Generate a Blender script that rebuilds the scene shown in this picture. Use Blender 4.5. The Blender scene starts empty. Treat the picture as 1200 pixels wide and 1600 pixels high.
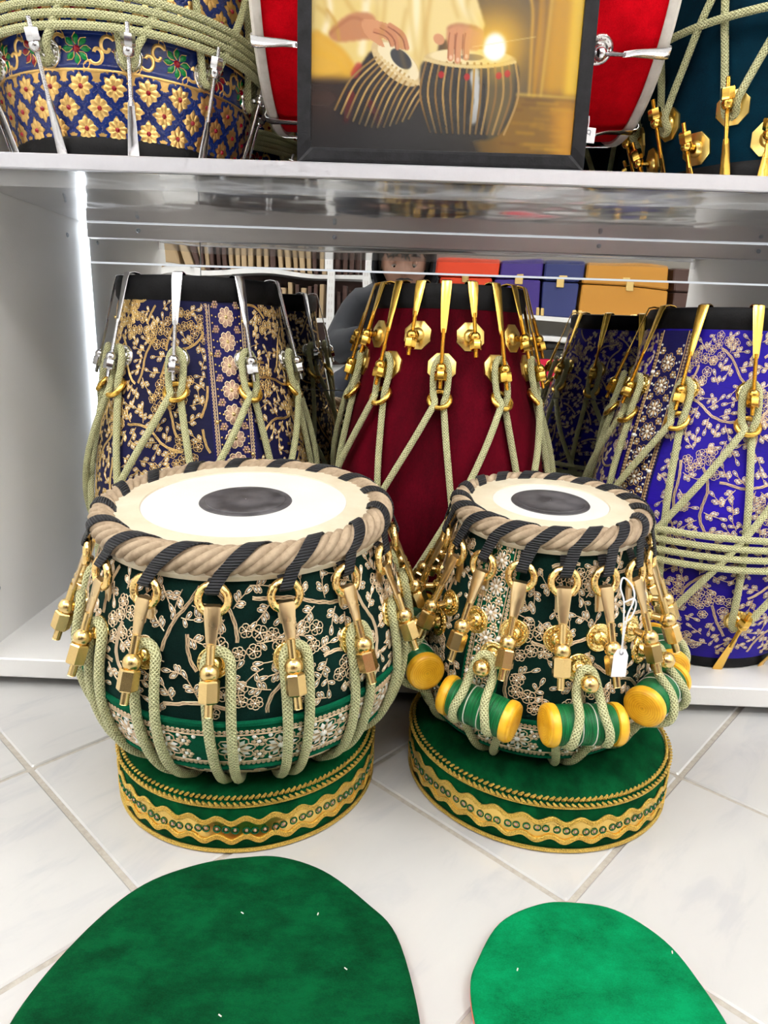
import bpy, bmesh, math, random
import numpy as np
from mathutils import Matrix, Vector, Euler
random.seed(7); np.random.seed(7)
PI = math.pi
sc = bpy.context.scene
COL = sc.collection
# ------------------------------------------------------------------ camera
cam = bpy.data.cameras.new('camera'); camo = bpy.data.objects.new('camera', cam); COL.objects.link(camo)
cam.sensor_fit = 'VERTICAL'; cam.sensor_height = 36.0; cam.lens = 1068.6 / 1600 * 36
cam.clip_start = 0.005
camo.location = (0, 0, .378)
camo.rotation_euler = (Matrix.Rotation(math.radians(.69), 3, 'Z') @ Matrix.Rotation(PI/2 - .251598, 3, 'X') @ Matrix.Rotation(.034746, 3, 'Z')).to_euler()
sc.camera = camo
# ------------------------------------------------------------------ world, exposure
w = bpy.data.worlds.new('world'); sc.world = w; w.use_nodes = True
w.node_tree.nodes['Background'].inputs[0].default_value = (.9, .95, 1, 1)
w.node_tree.nodes['Background'].inputs[1].default_value = .6
sc.view_settings.view_transform = 'Standard'; sc.view_settings.look = 'None'
sc.view_settings.gamma = 1; sc.view_settings.use_curve_mapping = False
sc.view_settings.exposure = -0.06
CEIL_E = 21.0      # strength of the ceiling panels
LED_E = 9.0

# ------------------------------------------------------------------ materials
def mat(name, col, rough=.5, metal=0, **k):
    m = bpy.data.materials.new(name); m.use_nodes = True
    b = m.node_tree.nodes['Principled BSDF']
    b.inputs['Base Color'].default_value = (*col, 1); b.inputs['Roughness'].default_value = rough
    b.inputs['Metallic'].default_value = metal
    for kk, v in k.items():
        kk = kk.replace('_', ' ')
        b.inputs[kk].default_value = v
    return m
def nd(m, t, **k):
    n = m.node_tree.nodes.new(t)
    for a, v in k.items():
        if a in n.inputs: n.inputs[a].default_value = v
        else: setattr(n, a, v)
    return n
def lk(m, a, b): m.node_tree.links.new(a, b)
def bsdf(m): return m.node_tree.nodes['Principled BSDF']
def objco(m, scale=(1, 1, 1)):
    tc = nd(m, 'ShaderNodeTexCoord'); mp = nd(m, 'ShaderNodeMapping'); mp.inputs['Scale'].default_value = scale
    lk(m, tc.outputs['Object'], mp.inputs['Vector']); return mp.outputs['Vector']
def noise(m, vec, scale, detail=3, rough=.55, out='Fac'):
    n = nd(m, 'ShaderNodeTexNoise'); n.inputs['Scale'].default_value = scale; n.inputs['Detail'].default_value = detail
    n.inputs['Roughness'].default_value = rough
    lk(m, vec, n.inputs['Vector']); return n.outputs[out]
def ramp(m, fac, stops):
    r = nd(m, 'ShaderNodeValToRGB'); e = r.color_ramp.elements
    while len(e) < len(stops): e.new(.5)
    for i, (p, c) in enumerate(stops):
        e[i].position = p; e[i].color = (*c, 1) if len(c) == 3 else c
    lk(m, fac, r.inputs['Fac']); return r.outputs['Color']
def bump(m, h, strength=.3, dist=.001):
    b = nd(m, 'ShaderNodeBump'); b.inputs['Strength'].default_value = strength; b.inputs['Distance'].default_value = dist
    lk(m, h, b.inputs['Height']); lk(m, b.outputs['Normal'], bsdf(m).inputs['Normal']); return b
def mth(m, op, a, b=None):
    n = nd(m, 'ShaderNodeMath', operation=op)
    for i, x in enumerate((a, b)):
        if x is None: continue
        if isinstance(x, (int, float)): n.inputs[i].default_value = x
        else: lk(m, x, n.inputs[i])
    return n.outputs[0]
def velvet(name, dark, light, sc_=14, sheen=.5, tint=(1, 1, 1), stretch=(1, 1, 1)):
    m = mat(name, light, .85)
    v = objco(m, stretch)
    a = noise(m, v, sc_, 4, .65); f = noise(m, v, 900, 2, .7)
    mix = mth(m, 'ADD', mth(m, 'MULTIPLY', a, .75), mth(m, 'MULTIPLY', f, .3))
    c = ramp(m, mix, [(.36, dark), (.68, light)])
    lk(m, c, bsdf(m).inputs['Base Color'])
    b = bsdf(m); b.inputs['Sheen Weight'].default_value = sheen; b.inputs['Sheen Roughness'].default_value = .35
    b.inputs['Sheen Tint'].default_value = (*tint, 1); b.inputs['Specular IOR Level'].default_value = .07
    bump(m, f, .35, .0006)
    return m
def silk(name, dark, light, sheen=.2, rough=.55):
    m = mat(name, light, rough); v = objco(m)
    a = noise(m, v, 10, 4, .6)
    vs = objco(m, (1, 1, 14)); wv = noise(m, vs, 120, 3, .6)
    c = ramp(m, mth(m, 'ADD', mth(m, 'MULTIPLY', a, .7), mth(m, 'MULTIPLY', wv, .3)), [(.35, dark), (.65, light)])
    lk(m, c, bsdf(m).inputs['Base Color'])
    bsdf(m).inputs['Sheen Weight'].default_value = sheen; bsdf(m).inputs['Sheen Roughness'].default_value = .4
    bump(m, wv, .25, .0008); bsdf(m).inputs['Specular IOR Level'].default_value = .2
    return m
def metal(name, col, rough, sc_=60, bs=.04):
    m = mat(name, col, rough, 1); v = objco(m)
    n = noise(m, v, sc_, 3); n2 = noise(m, v, 400, 2)
    r = nd(m, 'ShaderNodeMapRange'); r.inputs['To Min'].default_value = rough*.6; r.inputs['To Max'].default_value = rough*1.5
    lk(m, n, r.inputs['Value']); lk(m, r.outputs[0], bsdf(m).inputs['Roughness'])
    bump(m, n2, bs, .0006); return m
def engraved(name, col, rough):
    m = mat(name, col, rough, 1); v = objco(m)
    w_ = nd(m, 'ShaderNodeTexVoronoi'); w_.inputs['Scale'].default_value = 420; lk(m, v, w_.inputs['Vector'])
    bump(m, w_.outputs['Distance'], .35, .0009); return m
def rope_mat(name, c0, c1, nu=6, pitch=.0034):
    """braided cord; uv.x runs round the cord (0..1), uv.y along it in metres"""
    m = mat(name, c1, .5); tc = nd(m, 'ShaderNodeTexCoord'); sx = nd(m, 'ShaderNodeSeparateXYZ'); lk(m, tc.outputs['UV'], sx.inputs[0])
    u = mth(m, 'MULTIPLY', sx.outputs[0], nu * 2 * PI); vv = mth(m, 'MULTIPLY', sx.outputs[1], 2 * PI / pitch)
    a = mth(m, 'SINE', mth(m, 'ADD', u, vv)); b = mth(m, 'SINE', mth(m, 'SUBTRACT', u, vv))
    h = mth(m, 'MAXIMUM', a, b)
    n = noise(m, objco(m), 1500, 2, .6)
    g = mth(m, 'ADD', mth(m, 'MULTIPLY', h, .24), n)  # lighter crests and darker grooves put the beaded highlights into the cord colour
    c = ramp(m, g, [(.25, c0), (.62, c1), (.9, tuple(min(1, x*1.35+.12) for x in c1))])
    lk(m, c, bsdf(m).inputs['Base Color']); bump(m, mth(m, 'ADD', h, mth(m, 'MULTIPLY', n, 1.2)), .9, .0009)
    met = ramp(m, n, [(.55, (0, 0, 0)), (.75, (.6, .6, .6))]); lk(m, met, bsdf(m).inputs['Metallic'])
    bsdf(m).inputs['Roughness'].default_value = .42
    return m
M = {}
M['brass'] = metal('satin_brass', (.80, .58, .25), .22)
M['brassy'] = metal('yellow_brass', (.84, .52, .10), .2)
M['strapgold'] = metal('brushed_gold', (.70, .52, .28), .3, 60, .1)
M['goldring'] = engraved('engraved_gold', (.95, .66, .26), .24)
M['goldringy'] = metal('turned_gold', (.93, .58, .12), .26, 90, .2)
M['steel'] = metal('polished_steel', (.72, .72, .74), .16)
M['washer'] = engraved('embossed_gold_foil', (.95, .72, .28), .2)
M['octa'] = metal('flat_gold_plate', (.9, .66, .2), .3)
M['washer_s'] = metal('steel_washer', (.82, .8, .78), .18)
M['rope'] = rope_mat('braided_cord', (.36, .36, .14), (.70, .69, .37), 8, .0030)
M['strap'] = mat('black_ribbed_webbing', (.012, .013, .016), .6)
def _strap(m):
    tc = nd(m, 'ShaderNodeTexCoord'); sx = nd(m, 'ShaderNodeSeparateXYZ'); lk(m, tc.outputs['UV'], sx.inputs[0])
    h = mth(m, 'SINE', mth(m, 'MULTIPLY', sx.outputs[1], 2*PI/.0019)); bump(m, h, 1, .0008)
    c = ramp(m, mth(m, 'ADD', mth(m, 'MULTIPLY', h, .5), .5), [(0, (.004, .004, .006)), (1, (.03, .032, .04))]); lk(m, c, bsdf(m).inputs['Base Color'])
_strap(M['strap'])
def leather(name, a, b, rough=.8, s=60):
    m = mat(name, b, rough); v = objco(m); n = noise(m, v, s, 5, .65)
    lk(m, ramp(m, n, [(.3, a), (.7, b)]), bsdf(m).inputs['Base Color']); bump(m, noise(m, v, 500, 4), .3, .0006); return m
M['wrap'] = leather('suede_lacing', (.22, .155, .095), (.47, .36, .245), .85, 90)
M['skin_o'] = leather('goatskin', (.56, .48, .34), (.65, .59, .46), .55, 25)
M['skin_w'] = leather('white_goatskin', (.62, .615, .59), (.68, .675, .655), .5, 18)
def paste():
    m = mat('dark_tuning_paste', (.05, .048, .055), .5)
    tc = nd(m, 'ShaderNodeTexCoord'); ln = nd(m, 'ShaderNodeVectorMath', operation='LENGTH'); lk(m, tc.outputs['Object'], ln.inputs[0])
    d = noise(m, tc.outputs['Object'], 30, 2)
    s = mth(m, 'SINE', mth(m, 'ADD', mth(m, 'MULTIPLY', ln.outputs['Value'], 3200), mth(m, 'MULTIPLY', d, 8)))
    n = noise(m, tc.outputs['Object'], 60, 3)
    lk(m, ramp(m, mth(m, 'ADD', mth(m, 'MULTIPLY', s, .12), n), [(.3, (.028, .026, .03)), (.75, (.095, .09, .098))]), bsdf(m).inputs['Base Color'])
    bump(m, s, .25, .0004); return m
M['paste'] = paste()
M['green_dark'] = velvet('bottle_green_velvet', (.001, .007, .006), (.004, .026, .02), 18, .12, (.4, .8, .7))
M['green_trim'] = velvet('emerald_ribbon', (.0, .05, .022), (.003, .13, .06), 20, .1, (.2, .9, .6))
M['green'] = velvet('emerald_velvet', (.0, .024, .007), (.0003, .082, .023), 34, .04, (.1, .9, .5), (1, 1.8, 1))
M['green2'] = velvet('bright_emerald_velvet', (.0, .10, .030), (.0005, .25, .085), 30, .06, (.1, .9, .5), (1, 1.6, 1))
M['navy'] = silk('navy_silk', (.002, .002, .016), (.007, .007, .065), .03, .6)
M['navyribbon'] = silk('navy_ribbon', (.005, .004, .05), (.01, .008, .10), .03, .6)
M['royal'] = silk('royal_blue_silk', (.008, .001, .17), (.018, .003, .40), .04, .6)
M['maroon'] = velvet('maroon_velvet', (.028, .0, .002), (.115, .0005, .008), 22, .05, (1, .1, .2), (1, 1, .35))
M['red'] = velvet('scarlet_velvet', (.42, .0, .004), (.78, .001, .010), 26, .05, (1, .2, .2))
M['teal'] = velvet('teal_velvet', (.0006, .008, .016), (.001, .026, .05), 18, .06, (.2, .7, 1))
M['blackrim'] = leather('black_leather', (.003, .003, .0035), (.009, .009, .010), .5, 80)
bsdf(M['blackrim']).inputs['Specular IOR Level'].default_value = .15
M['thread'] = mat('gold_thread', (.72, .5, .2), .38, .75)
M['thread_p'] = mat('pale_gold_thread', (.72, .55, .36), .4, .55)
M['thread_b'] = mat('antique_gold_thread', (.5, .33, .15), .38, .7)
M['bead'] = mat('silver_bead', (.9, .89, .84), .3, .35)
M['pink'] = mat('dusty_rose_thread', (.44, .27, .20), .5, .2)
M['beadg'] = mat('gold_bead', (.7, .52, .22), .22, .9)
M['goldbraid'] = mat('gold_lurex', (.85, .58, .12), .34, .85)
def _gb(m):
    v = objco(m); n = noise(m, v, 1400, 2, .7); bump(m, n, 1, .0012)
    lk(m, ramp(m, n, [(.3, (.35, .2, .03)), (.6, (.9, .62, .14))]), bsdf(m).inputs['Base Color'])
_gb(M['goldbraid'])
M['goldfoil'] = metal('gold_foil', (.85, .58, .16), .28, 30, .1)
M['floor_tile'] = mat('white_marble_tile', (.80, .79, .775), .22)
def _tile(m):
    v = objco(m, (1, 1, 1)); oi = nd(m, 'ShaderNodeObjectInfo')
    av = nd(m, 'ShaderNodeVectorMath', operation='ADD'); lk(m, v, av.inputs[0])
    cb = nd(m, 'ShaderNodeCombineXYZ'); r = mth(m, 'MULTIPLY', oi.outputs['Random'], 9.0)
    for i in range(2): lk(m, r, cb.inputs[i])
    lk(m, cb.outputs[0], av.inputs[1])
    mp = nd(m, 'ShaderNodeMapping'); mp.inputs['Rotation'].default_value = (0, 0, -.6); mp.inputs['Scale'].default_value = (1, 3.2, 1)
    lk(m, av.outputs[0], mp.inputs['Vector'])
    n = nd(m, 'ShaderNodeTexNoise'); n.inputs['Scale'].default_value = 9; n.inputs['Detail'].default_value = 7; n.inputs['Roughness'].default_value = .6; n.inputs['Distortion'].default_value = .8
    lk(m, mp.outputs[0], n.inputs['Vector'])
    lk(m, ramp(m, n.outputs['Fac'], [(.34, (.46, .46, .468)), (.47, (.505, .502, .495)), (.7, (.52, .517, .507))]), bsdf(m).inputs['Base Color'])
_tile(M['floor_tile'])
M['grout'] = leather('grey_grout', (.34, .31, .27), (.45, .42, .37), .9, 200)
M['wall'] = leather('white_wall_paint', (.86, .86, .85), (.89, .89, .88), .8, 5)
M['ceiling'] = leather('white_ceiling', (.8, .8, .8), (.84, .84, .84), .9, 5)
M['melamine'] = leather('white_melamine', (.80, .80, .80), (.83, .83, .83), .4, 3)
M['shelfwhite'] = leather('white_shelf_laminate', (.70, .695, .685), (.74, .735, .725), .35, 3)
M['alu'] = metal('brushed_aluminium', (.56, .56, .60), .42, 200, .1)
def _under():
    m = mat('polished_shelf_sheet', (.72, .71, .71), .09, .85); v = objco(m)
    bump(m, noise(m, v, 9, 2), .12, .02); return m
M['under'] = _under()
M['rail'] = metal('satin_aluminium', (.72, .70, .69), .38, 40, .03)
def _mirror(i, s):
    m = mat('mirror_glass', (.86, .87, .86), .0, 1); v = objco(m, (1, 1, 1))
    bump(m, noise(m, v, 5, 1), s, .02); return m
M['mirror'] = _mirror(0, .06); M['mirror_w'] = _mirror(1, .3)
def emis(name, col, s):
    m = bpy.data.materials.new(name); m.use_nodes = True; n = m.node_tree; n.nodes.clear()
    e = n.nodes.new('ShaderNodeEmission'); e.inputs[0].default_value = (*col, 1); e.inputs[1].default_value = s
    o = n.nodes.new('ShaderNodeOutputMaterial'); n.links.new(e.outputs[0], o.inputs[0]); return m
M['led'] = emis('led_diffuser', (.86, .93, 1), LED_E); M['panel'] = emis('ceiling_diffuser', (1, .98, .95), CEIL_E)
M['frame'] = leather('black_painted_wood', (.008, .008, .009), (.02, .02, .023), .5, 90); bsdf(M['frame']).inputs['Specular IOR Level'].default_value = .15
M['yellowwood'] = mat('yellow_lacquered_wood', (.85, .46, .02), .32, 0)
def _yw(m):
    tc = nd(m, 'ShaderNodeTexCoord'); mp = nd(m, 'ShaderNodeMapping'); mp.inputs['Scale'].default_value = (1, .02, 1); lk(m, tc.outputs['Object'], mp.inputs[0])
    ln = nd(m, 'ShaderNodeVectorMath', operation='LENGTH'); lk(m, mp.outputs[0], ln.inputs[0])
    s = mth(m, 'SINE', mth(m, 'MULTIPLY', ln.outputs['Value'], 3600)); n = noise(m, mp.outputs[0], 90, 3)
    lk(m, ramp(m, mth(m, 'ADD', mth(m, 'MULTIPLY', s, .12), n), [(.3, (.70, .32, .01)), (.7, (.90, .52, .03))]), bsdf(m).inputs['Base Color']); bump(m, s, .12, .0004)
_yw(M['yellowwood'])
M['greenthread'] = mat('green_wound_thread', (.0, .22, .07), .35)
def _gt(m):
    v = objco(m); mp = nd(m, 'ShaderNodeSeparateXYZ'); lk(m, v, mp.inputs[0])
    s = mth(m, 'SINE', mth(m, 'MULTIPLY', mp.outputs[1], 2*PI/.0011)); n = noise(m, objco(m, (1, 60, 1)), 30, 2)
    lk(m, ramp(m, mth(m, 'ADD', mth(m, 'MULTIPLY', s, .15), n), [(.25, (.0, .05, .012)), (.6, (.0, .17, .045)), (.8, (.01, .32, .10))]), bsdf(m).inputs['Base Color']); bump(m, s, .5, .0005)
    bsdf(m).inputs['Specular IOR Level'].default_value = .4
_gt(M['greenthread'])
M['goldenamel'] = metal('gold_lacquer', (.80, .50, .17), .36, 260, .5)
M['goldpetal'] = metal('gold_relief', (.86, .56, .2), .34, 300, .6)
M['blueenamel'] = leather('blue_enamel', (.003, .01, .10), (.008, .03, .18), .15, 30)
M['redenamel'] = mat('red_enamel', (.28, .0, .01), .12); M['greenenamel'] = mat('green_enamel', (.0, .22, .04), .12)
M['whitehide'] = leather('white_rawhide', (.62, .57, .50), (.80, .76, .70), .7, 60)
M['paper'] = mat('white_card', (.86, .86, .88), .6); M['string'] = mat('white_string', (.8, .8, .82), .7)
M['ink'] = mat('grey_ink', (.12, .1, .14), .6)
M['orangecloth'] = mat('coral_lining', (.85, .25, .16), .8)
M['screw'] = metal('zinc_screw', (.45, .5, .55), .3)
M['print'] = mat('printed_photo', (1, 1, 1), .22)
_a = nd(M['print'], 'ShaderNodeVertexColor'); _a.layer_name = 'Col'; lk(M['print'], _a.outputs['Color'], bsdf(M['print']).inputs['Base Color'])
def plain(n, c, r=.5, me=0): M[n] = mat(n, c, r, me)
plain('orange_case', (.70, .05, .008)); plain('purple_case', (.045, .02, .20)); plain('ochre_case', (.50, .22, .02)); plain('navy_case', (.02, .03, .14))
plain('hotred_case', (.75, .0, .05)); plain('black_case', (.02, .02, .02)); plain('brown_wood', (.06, .025, .018)); plain('tan_wood', (.42, .3, .17)); plain('cream_plastic', (.8, .76, .68))
plain('white_steel', (.8, .8, .8), .4); plain('brass_clasp', (.7, .5, .2), .3, 1)
plain('person_skin', (.30, .16, .11), .5); plain('black_hair', (.012, .01, .01), .5); plain('black_fleece', (.012, .014, .02), .9); plain('dark_denim', (.02, .025, .04), .8); plain('eye_white', (.20, .17, .15), .4); plain('dark_eye', (.01, .006, .004), .2); plain('phone_black', (.015, .015, .018), .2); plain('lip', (.35, .14, .11), .5); plain('shoe', (.6, .6, .6), .6)

# ------------------------------------------------------------------ mesh helpers
class MB:
    def __init__(s): s.v = []; s.f = []; s.uv = []; s.mi = []; s.cur = 0
    def add(s, vs, fs, uv=None):
        o = len(s.v); s.v += [tuple(map(float, p)) for p in vs]; s.f += [tuple(i + o for i in f) for f in fs]
        s.uv += list(uv) if uv is not None else [(0, 0)] * len(vs); s.mi += [s.cur] * len(fs); return s
    def grid(s, P, uv=None, cu=False, cv=False):
        """P[i][j] points"""
        n, k = len(P), len(P[0]); vs = [p for r in P for p in r]; fs = []
        for i in range(n if cu else n - 1):
            for j in range(k if cv else k - 1):
                a, b = i * k + j, i * k + (j + 1) % k; c, d = ((i + 1) % n) * k + (j + 1) % k, ((i + 1) % n) * k + j
                fs.append((a, b, c, d))
        return s.add(vs, fs, uv)
    def tube(s, pts, r, n=8, closed=False, caps=True, up=None, flat=1.0):
        pts = [Vector(p) for p in pts]; N = len(pts); rr = r if isinstance(r, (list, tuple)) else [r] * N
        T = []
        for i in range(N):
            a = pts[(i - 1) % N] if (closed or i > 0) else pts[0]; b = pts[(i + 1) % N] if (closed or i < N - 1) else pts[-1]
            t = b - a; T.append(t.normalized() if t.length > 1e-9 else Vector((0, 0, 1)))
        nv = Vector(up) if up else Vector((0, 0, 1))
        if abs(nv.dot(T[0])) > .95: nv = Vector((1, 0, 0))
        nv = (nv - T[0] * nv.dot(T[0])).normalized(); rows = []; uv = []; L = 0
        idx = list(range(N)) + ([0] if closed else [])
        for q, i in enumerate(idx):
            if q: L += (pts[i] - pts[idx[q - 1]]).length
            t = T[i]; nv = (nv - t * nv.dot(t)); nv = nv.normalized() if nv.length > 1e-9 else t.orthogonal().normalized(); bv = t.cross(nv)
            rows.append([pts[i] + nv * math.cos(2*PI*k/n) * rr[i] * flat + bv * math.sin(2*PI*k/n) * rr[i] for k in range(n + 1)])
            uv += [(k / n, L) for k in range(n + 1)]
        s.grid(rows, uv)
        if caps and not closed:
            s.add(rows[0][:n], [tuple(range(n))]); s.add(rows[-1][:n], [tuple(range(n - 1, -1, -1))])
        return s
    def lathe(s, prof, n=64, M_=None, a0=0, a1=2*PI):
        rows = []; uv = []
        full = abs(a1 - a0 - 2*PI) < 1e-6
        for (r, z) in prof:
            rows.append([Vector((r*math.cos(a0+(a1-a0)*k/n), r*math.sin(a0+(a1-a0)*k/n), z)) for k in range(n + (0 if full else 1))]); uv += [(k/n, z) for k in range(n + (0 if full else 1))]
        if M_ is not None: rows = [[M_ @ p for p in r_] for r_ in rows]
        k = n if full else n + 1; o = [p for r_ in rows for p in r_]; fs = []
        for i in range(len(rows) - 1):
            for j in range(n):
                fs.append((i*k+j, i*k+(j+1) % k, (i+1)*k+(j+1) % k, (i+1)*k+j))
        return s.add(o, fs, uv)
    def box(s, a, b, M_=None, bev=0):
        x0, y0, z0 = a; x1, y1, z1 = b
        if bev:
            P = [];
            def ring(z, i): return [Vector(p) for p in ((x0+i+bev, y0+i, z), (x1-i-bev, y0+i, z), (x1-i, y0+i+bev, z), (x1-i, y1-i-bev, z), (x1-i-bev, y1-i, z), (x0+i+bev, y1-i, z), (x0+i, y1-i-bev, z), (x0+i, y0+i+bev, z))]
            rows = [ring(z0, bev), ring(z0 + bev, 0), ring(z1 - bev, 0), ring(z1, bev)]
            if M_ is not None: rows = [[M_ @ p for p in r] for r in rows]
            s.grid(rows, None, False, True); n = 8
            s.add(rows[0], [tuple(range(n - 1, -1, -1))]); s.add(rows[-1], [tuple(range(n))]); return s
        v = [Vector(p) for p in ((x0,y0,z0),(x1,y0,z0),(x1,y1,z0),(x0,y1,z0),(x0,y0,z1),(x1,y0,z1),(x1,y1,z1),(x0,y1,z1))]
        if M_ is not None: v = [M_ @ p for p in v]
        return s.add(v, [(0,3,2,1),(4,5,6,7),(0,1,5,4),(1,2,6,5),(2,3,7,6),(3,0,4,7)])
    def mesh(s, name, mats, smooth=True, flatang=None):
        me = bpy.data.meshes.new(name); me.from_pydata(s.v, [], s.f)
        if not isinstance(mats, (list, tuple)): mats = [mats]
        for m in mats: me.materials.append(M[m] if isinstance(m, str) else m)
        if len(mats) > 1: me.polygons.foreach_set('material_index', s.mi)
        if smooth: me.polygons.foreach_set('use_smooth', [True] * len(s.f))
        u = me.uv_layers.new(name='UVMap'); li = np.empty(len(me.loops), dtype=np.int32); me.loops.foreach_get('vertex_index', li)
        u.data.foreach_set('uv', np.array(s.uv, dtype=np.float32)[li].ravel())
        me.update()
        if smooth and flatang: me.set_sharp_from_angle(angle=math.radians(flatang))
        return me
def ob(name, me, parent=None, mats=None, smooth=True, ang=40, loc=None, rot=None, kind=None, label=None):
    if isinstance(me, MB): me = me.mesh(name, mats, smooth, ang)
    o = bpy.data.objects.new(name, me); COL.objects.link(o)
    if parent is not None: o.parent = parent
    if loc: o.location = loc
    if rot: o.rotation_euler = rot
    if kind: o['kind'] = kind
    if label: o['label'] = label
    return o
def thing(name, label, cat, loc=(0, 0, 0), rot=(0, 0, 0), group=None):
    o = bpy.data.objects.new(name, None); COL.objects.link(o); o.empty_display_size = .02
    o.location = loc; o.rotation_euler = rot; o['label'] = label; o['category'] = cat
    if group: o['group'] = group
    return o
def tag(o, label, cat, group=None):
    o['label'] = label; o['category'] = cat
    if group: o['group'] = group
    return o
def crom(pts, n=6, closed=False):
    P = [np.array(p, float) for p in pts]; N = len(P); out = []
    for i in range(N if closed else N - 1):
        g = lambda k: P[k % N] if closed else P[min(max(k, 0), N - 1)]
        a, b, c, d = g(i-1), g(i), g(i+1), g(i+2)
        for t in np.linspace(0, 1, n, endpoint=False):
            out.append(.5*((2*b)+(c-a)*t+(2*a-5*b+4*c-d)*t*t+(3*b-a-3*c+d)*t**3))
    if not closed: out.append(P[-1])
    return [tuple(p) for p in out]
def pol(r, phi, z):   # drum coordinates: phi 0 faces -Y, positive to +X
    return Vector((r * math.sin(phi), -r * math.cos(phi), z))
class Surf:
    """surface of revolution with an arc-length-like map: x = metres round, z = height"""
    def __init__(s, ctrl):
        pr = crom([(z, r) for z, r in ctrl], 10); s.z = np.array([p[0] for p in pr]); s.r = np.array([p[1] for p in pr])
        s.prof = list(zip(s.r.tolist(), s.z.tolist())); s.z0, s.z1 = s.z[0], s.z[-1]
    def R(s, z): return float(np.interp(z, s.z, s.r))
    def nrm(s, z):
        dr = (s.R(z + .002) - s.R(z - .002)) / .004; l = math.hypot(1, dr); return 1 / l, -dr / l
    def P(s, phi, z, off=0):
        nr, nz = s.nrm(z); return pol(s.R(z) + off * nr, phi, z + off * nz)
    def mapv(s, A, ref):   # A: n x 3 (x, z, off) -> points; x metres at radius R(z)... anchored at ref radius
        r = np.interp(A[:, 1], s.z, s.r); dr = (np.interp(A[:, 1] + .002, s.z, s.r) - np.interp(A[:, 1] - .002, s.z, s.r)) / .004
        l = np.hypot(1, dr); ph = A[:, 0] / ref; rr = r + A[:, 2] / l
        return np.c_[rr * np.sin(ph), -rr * np.cos(ph), A[:, 1] - A[:, 2] * dr / l]

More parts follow.
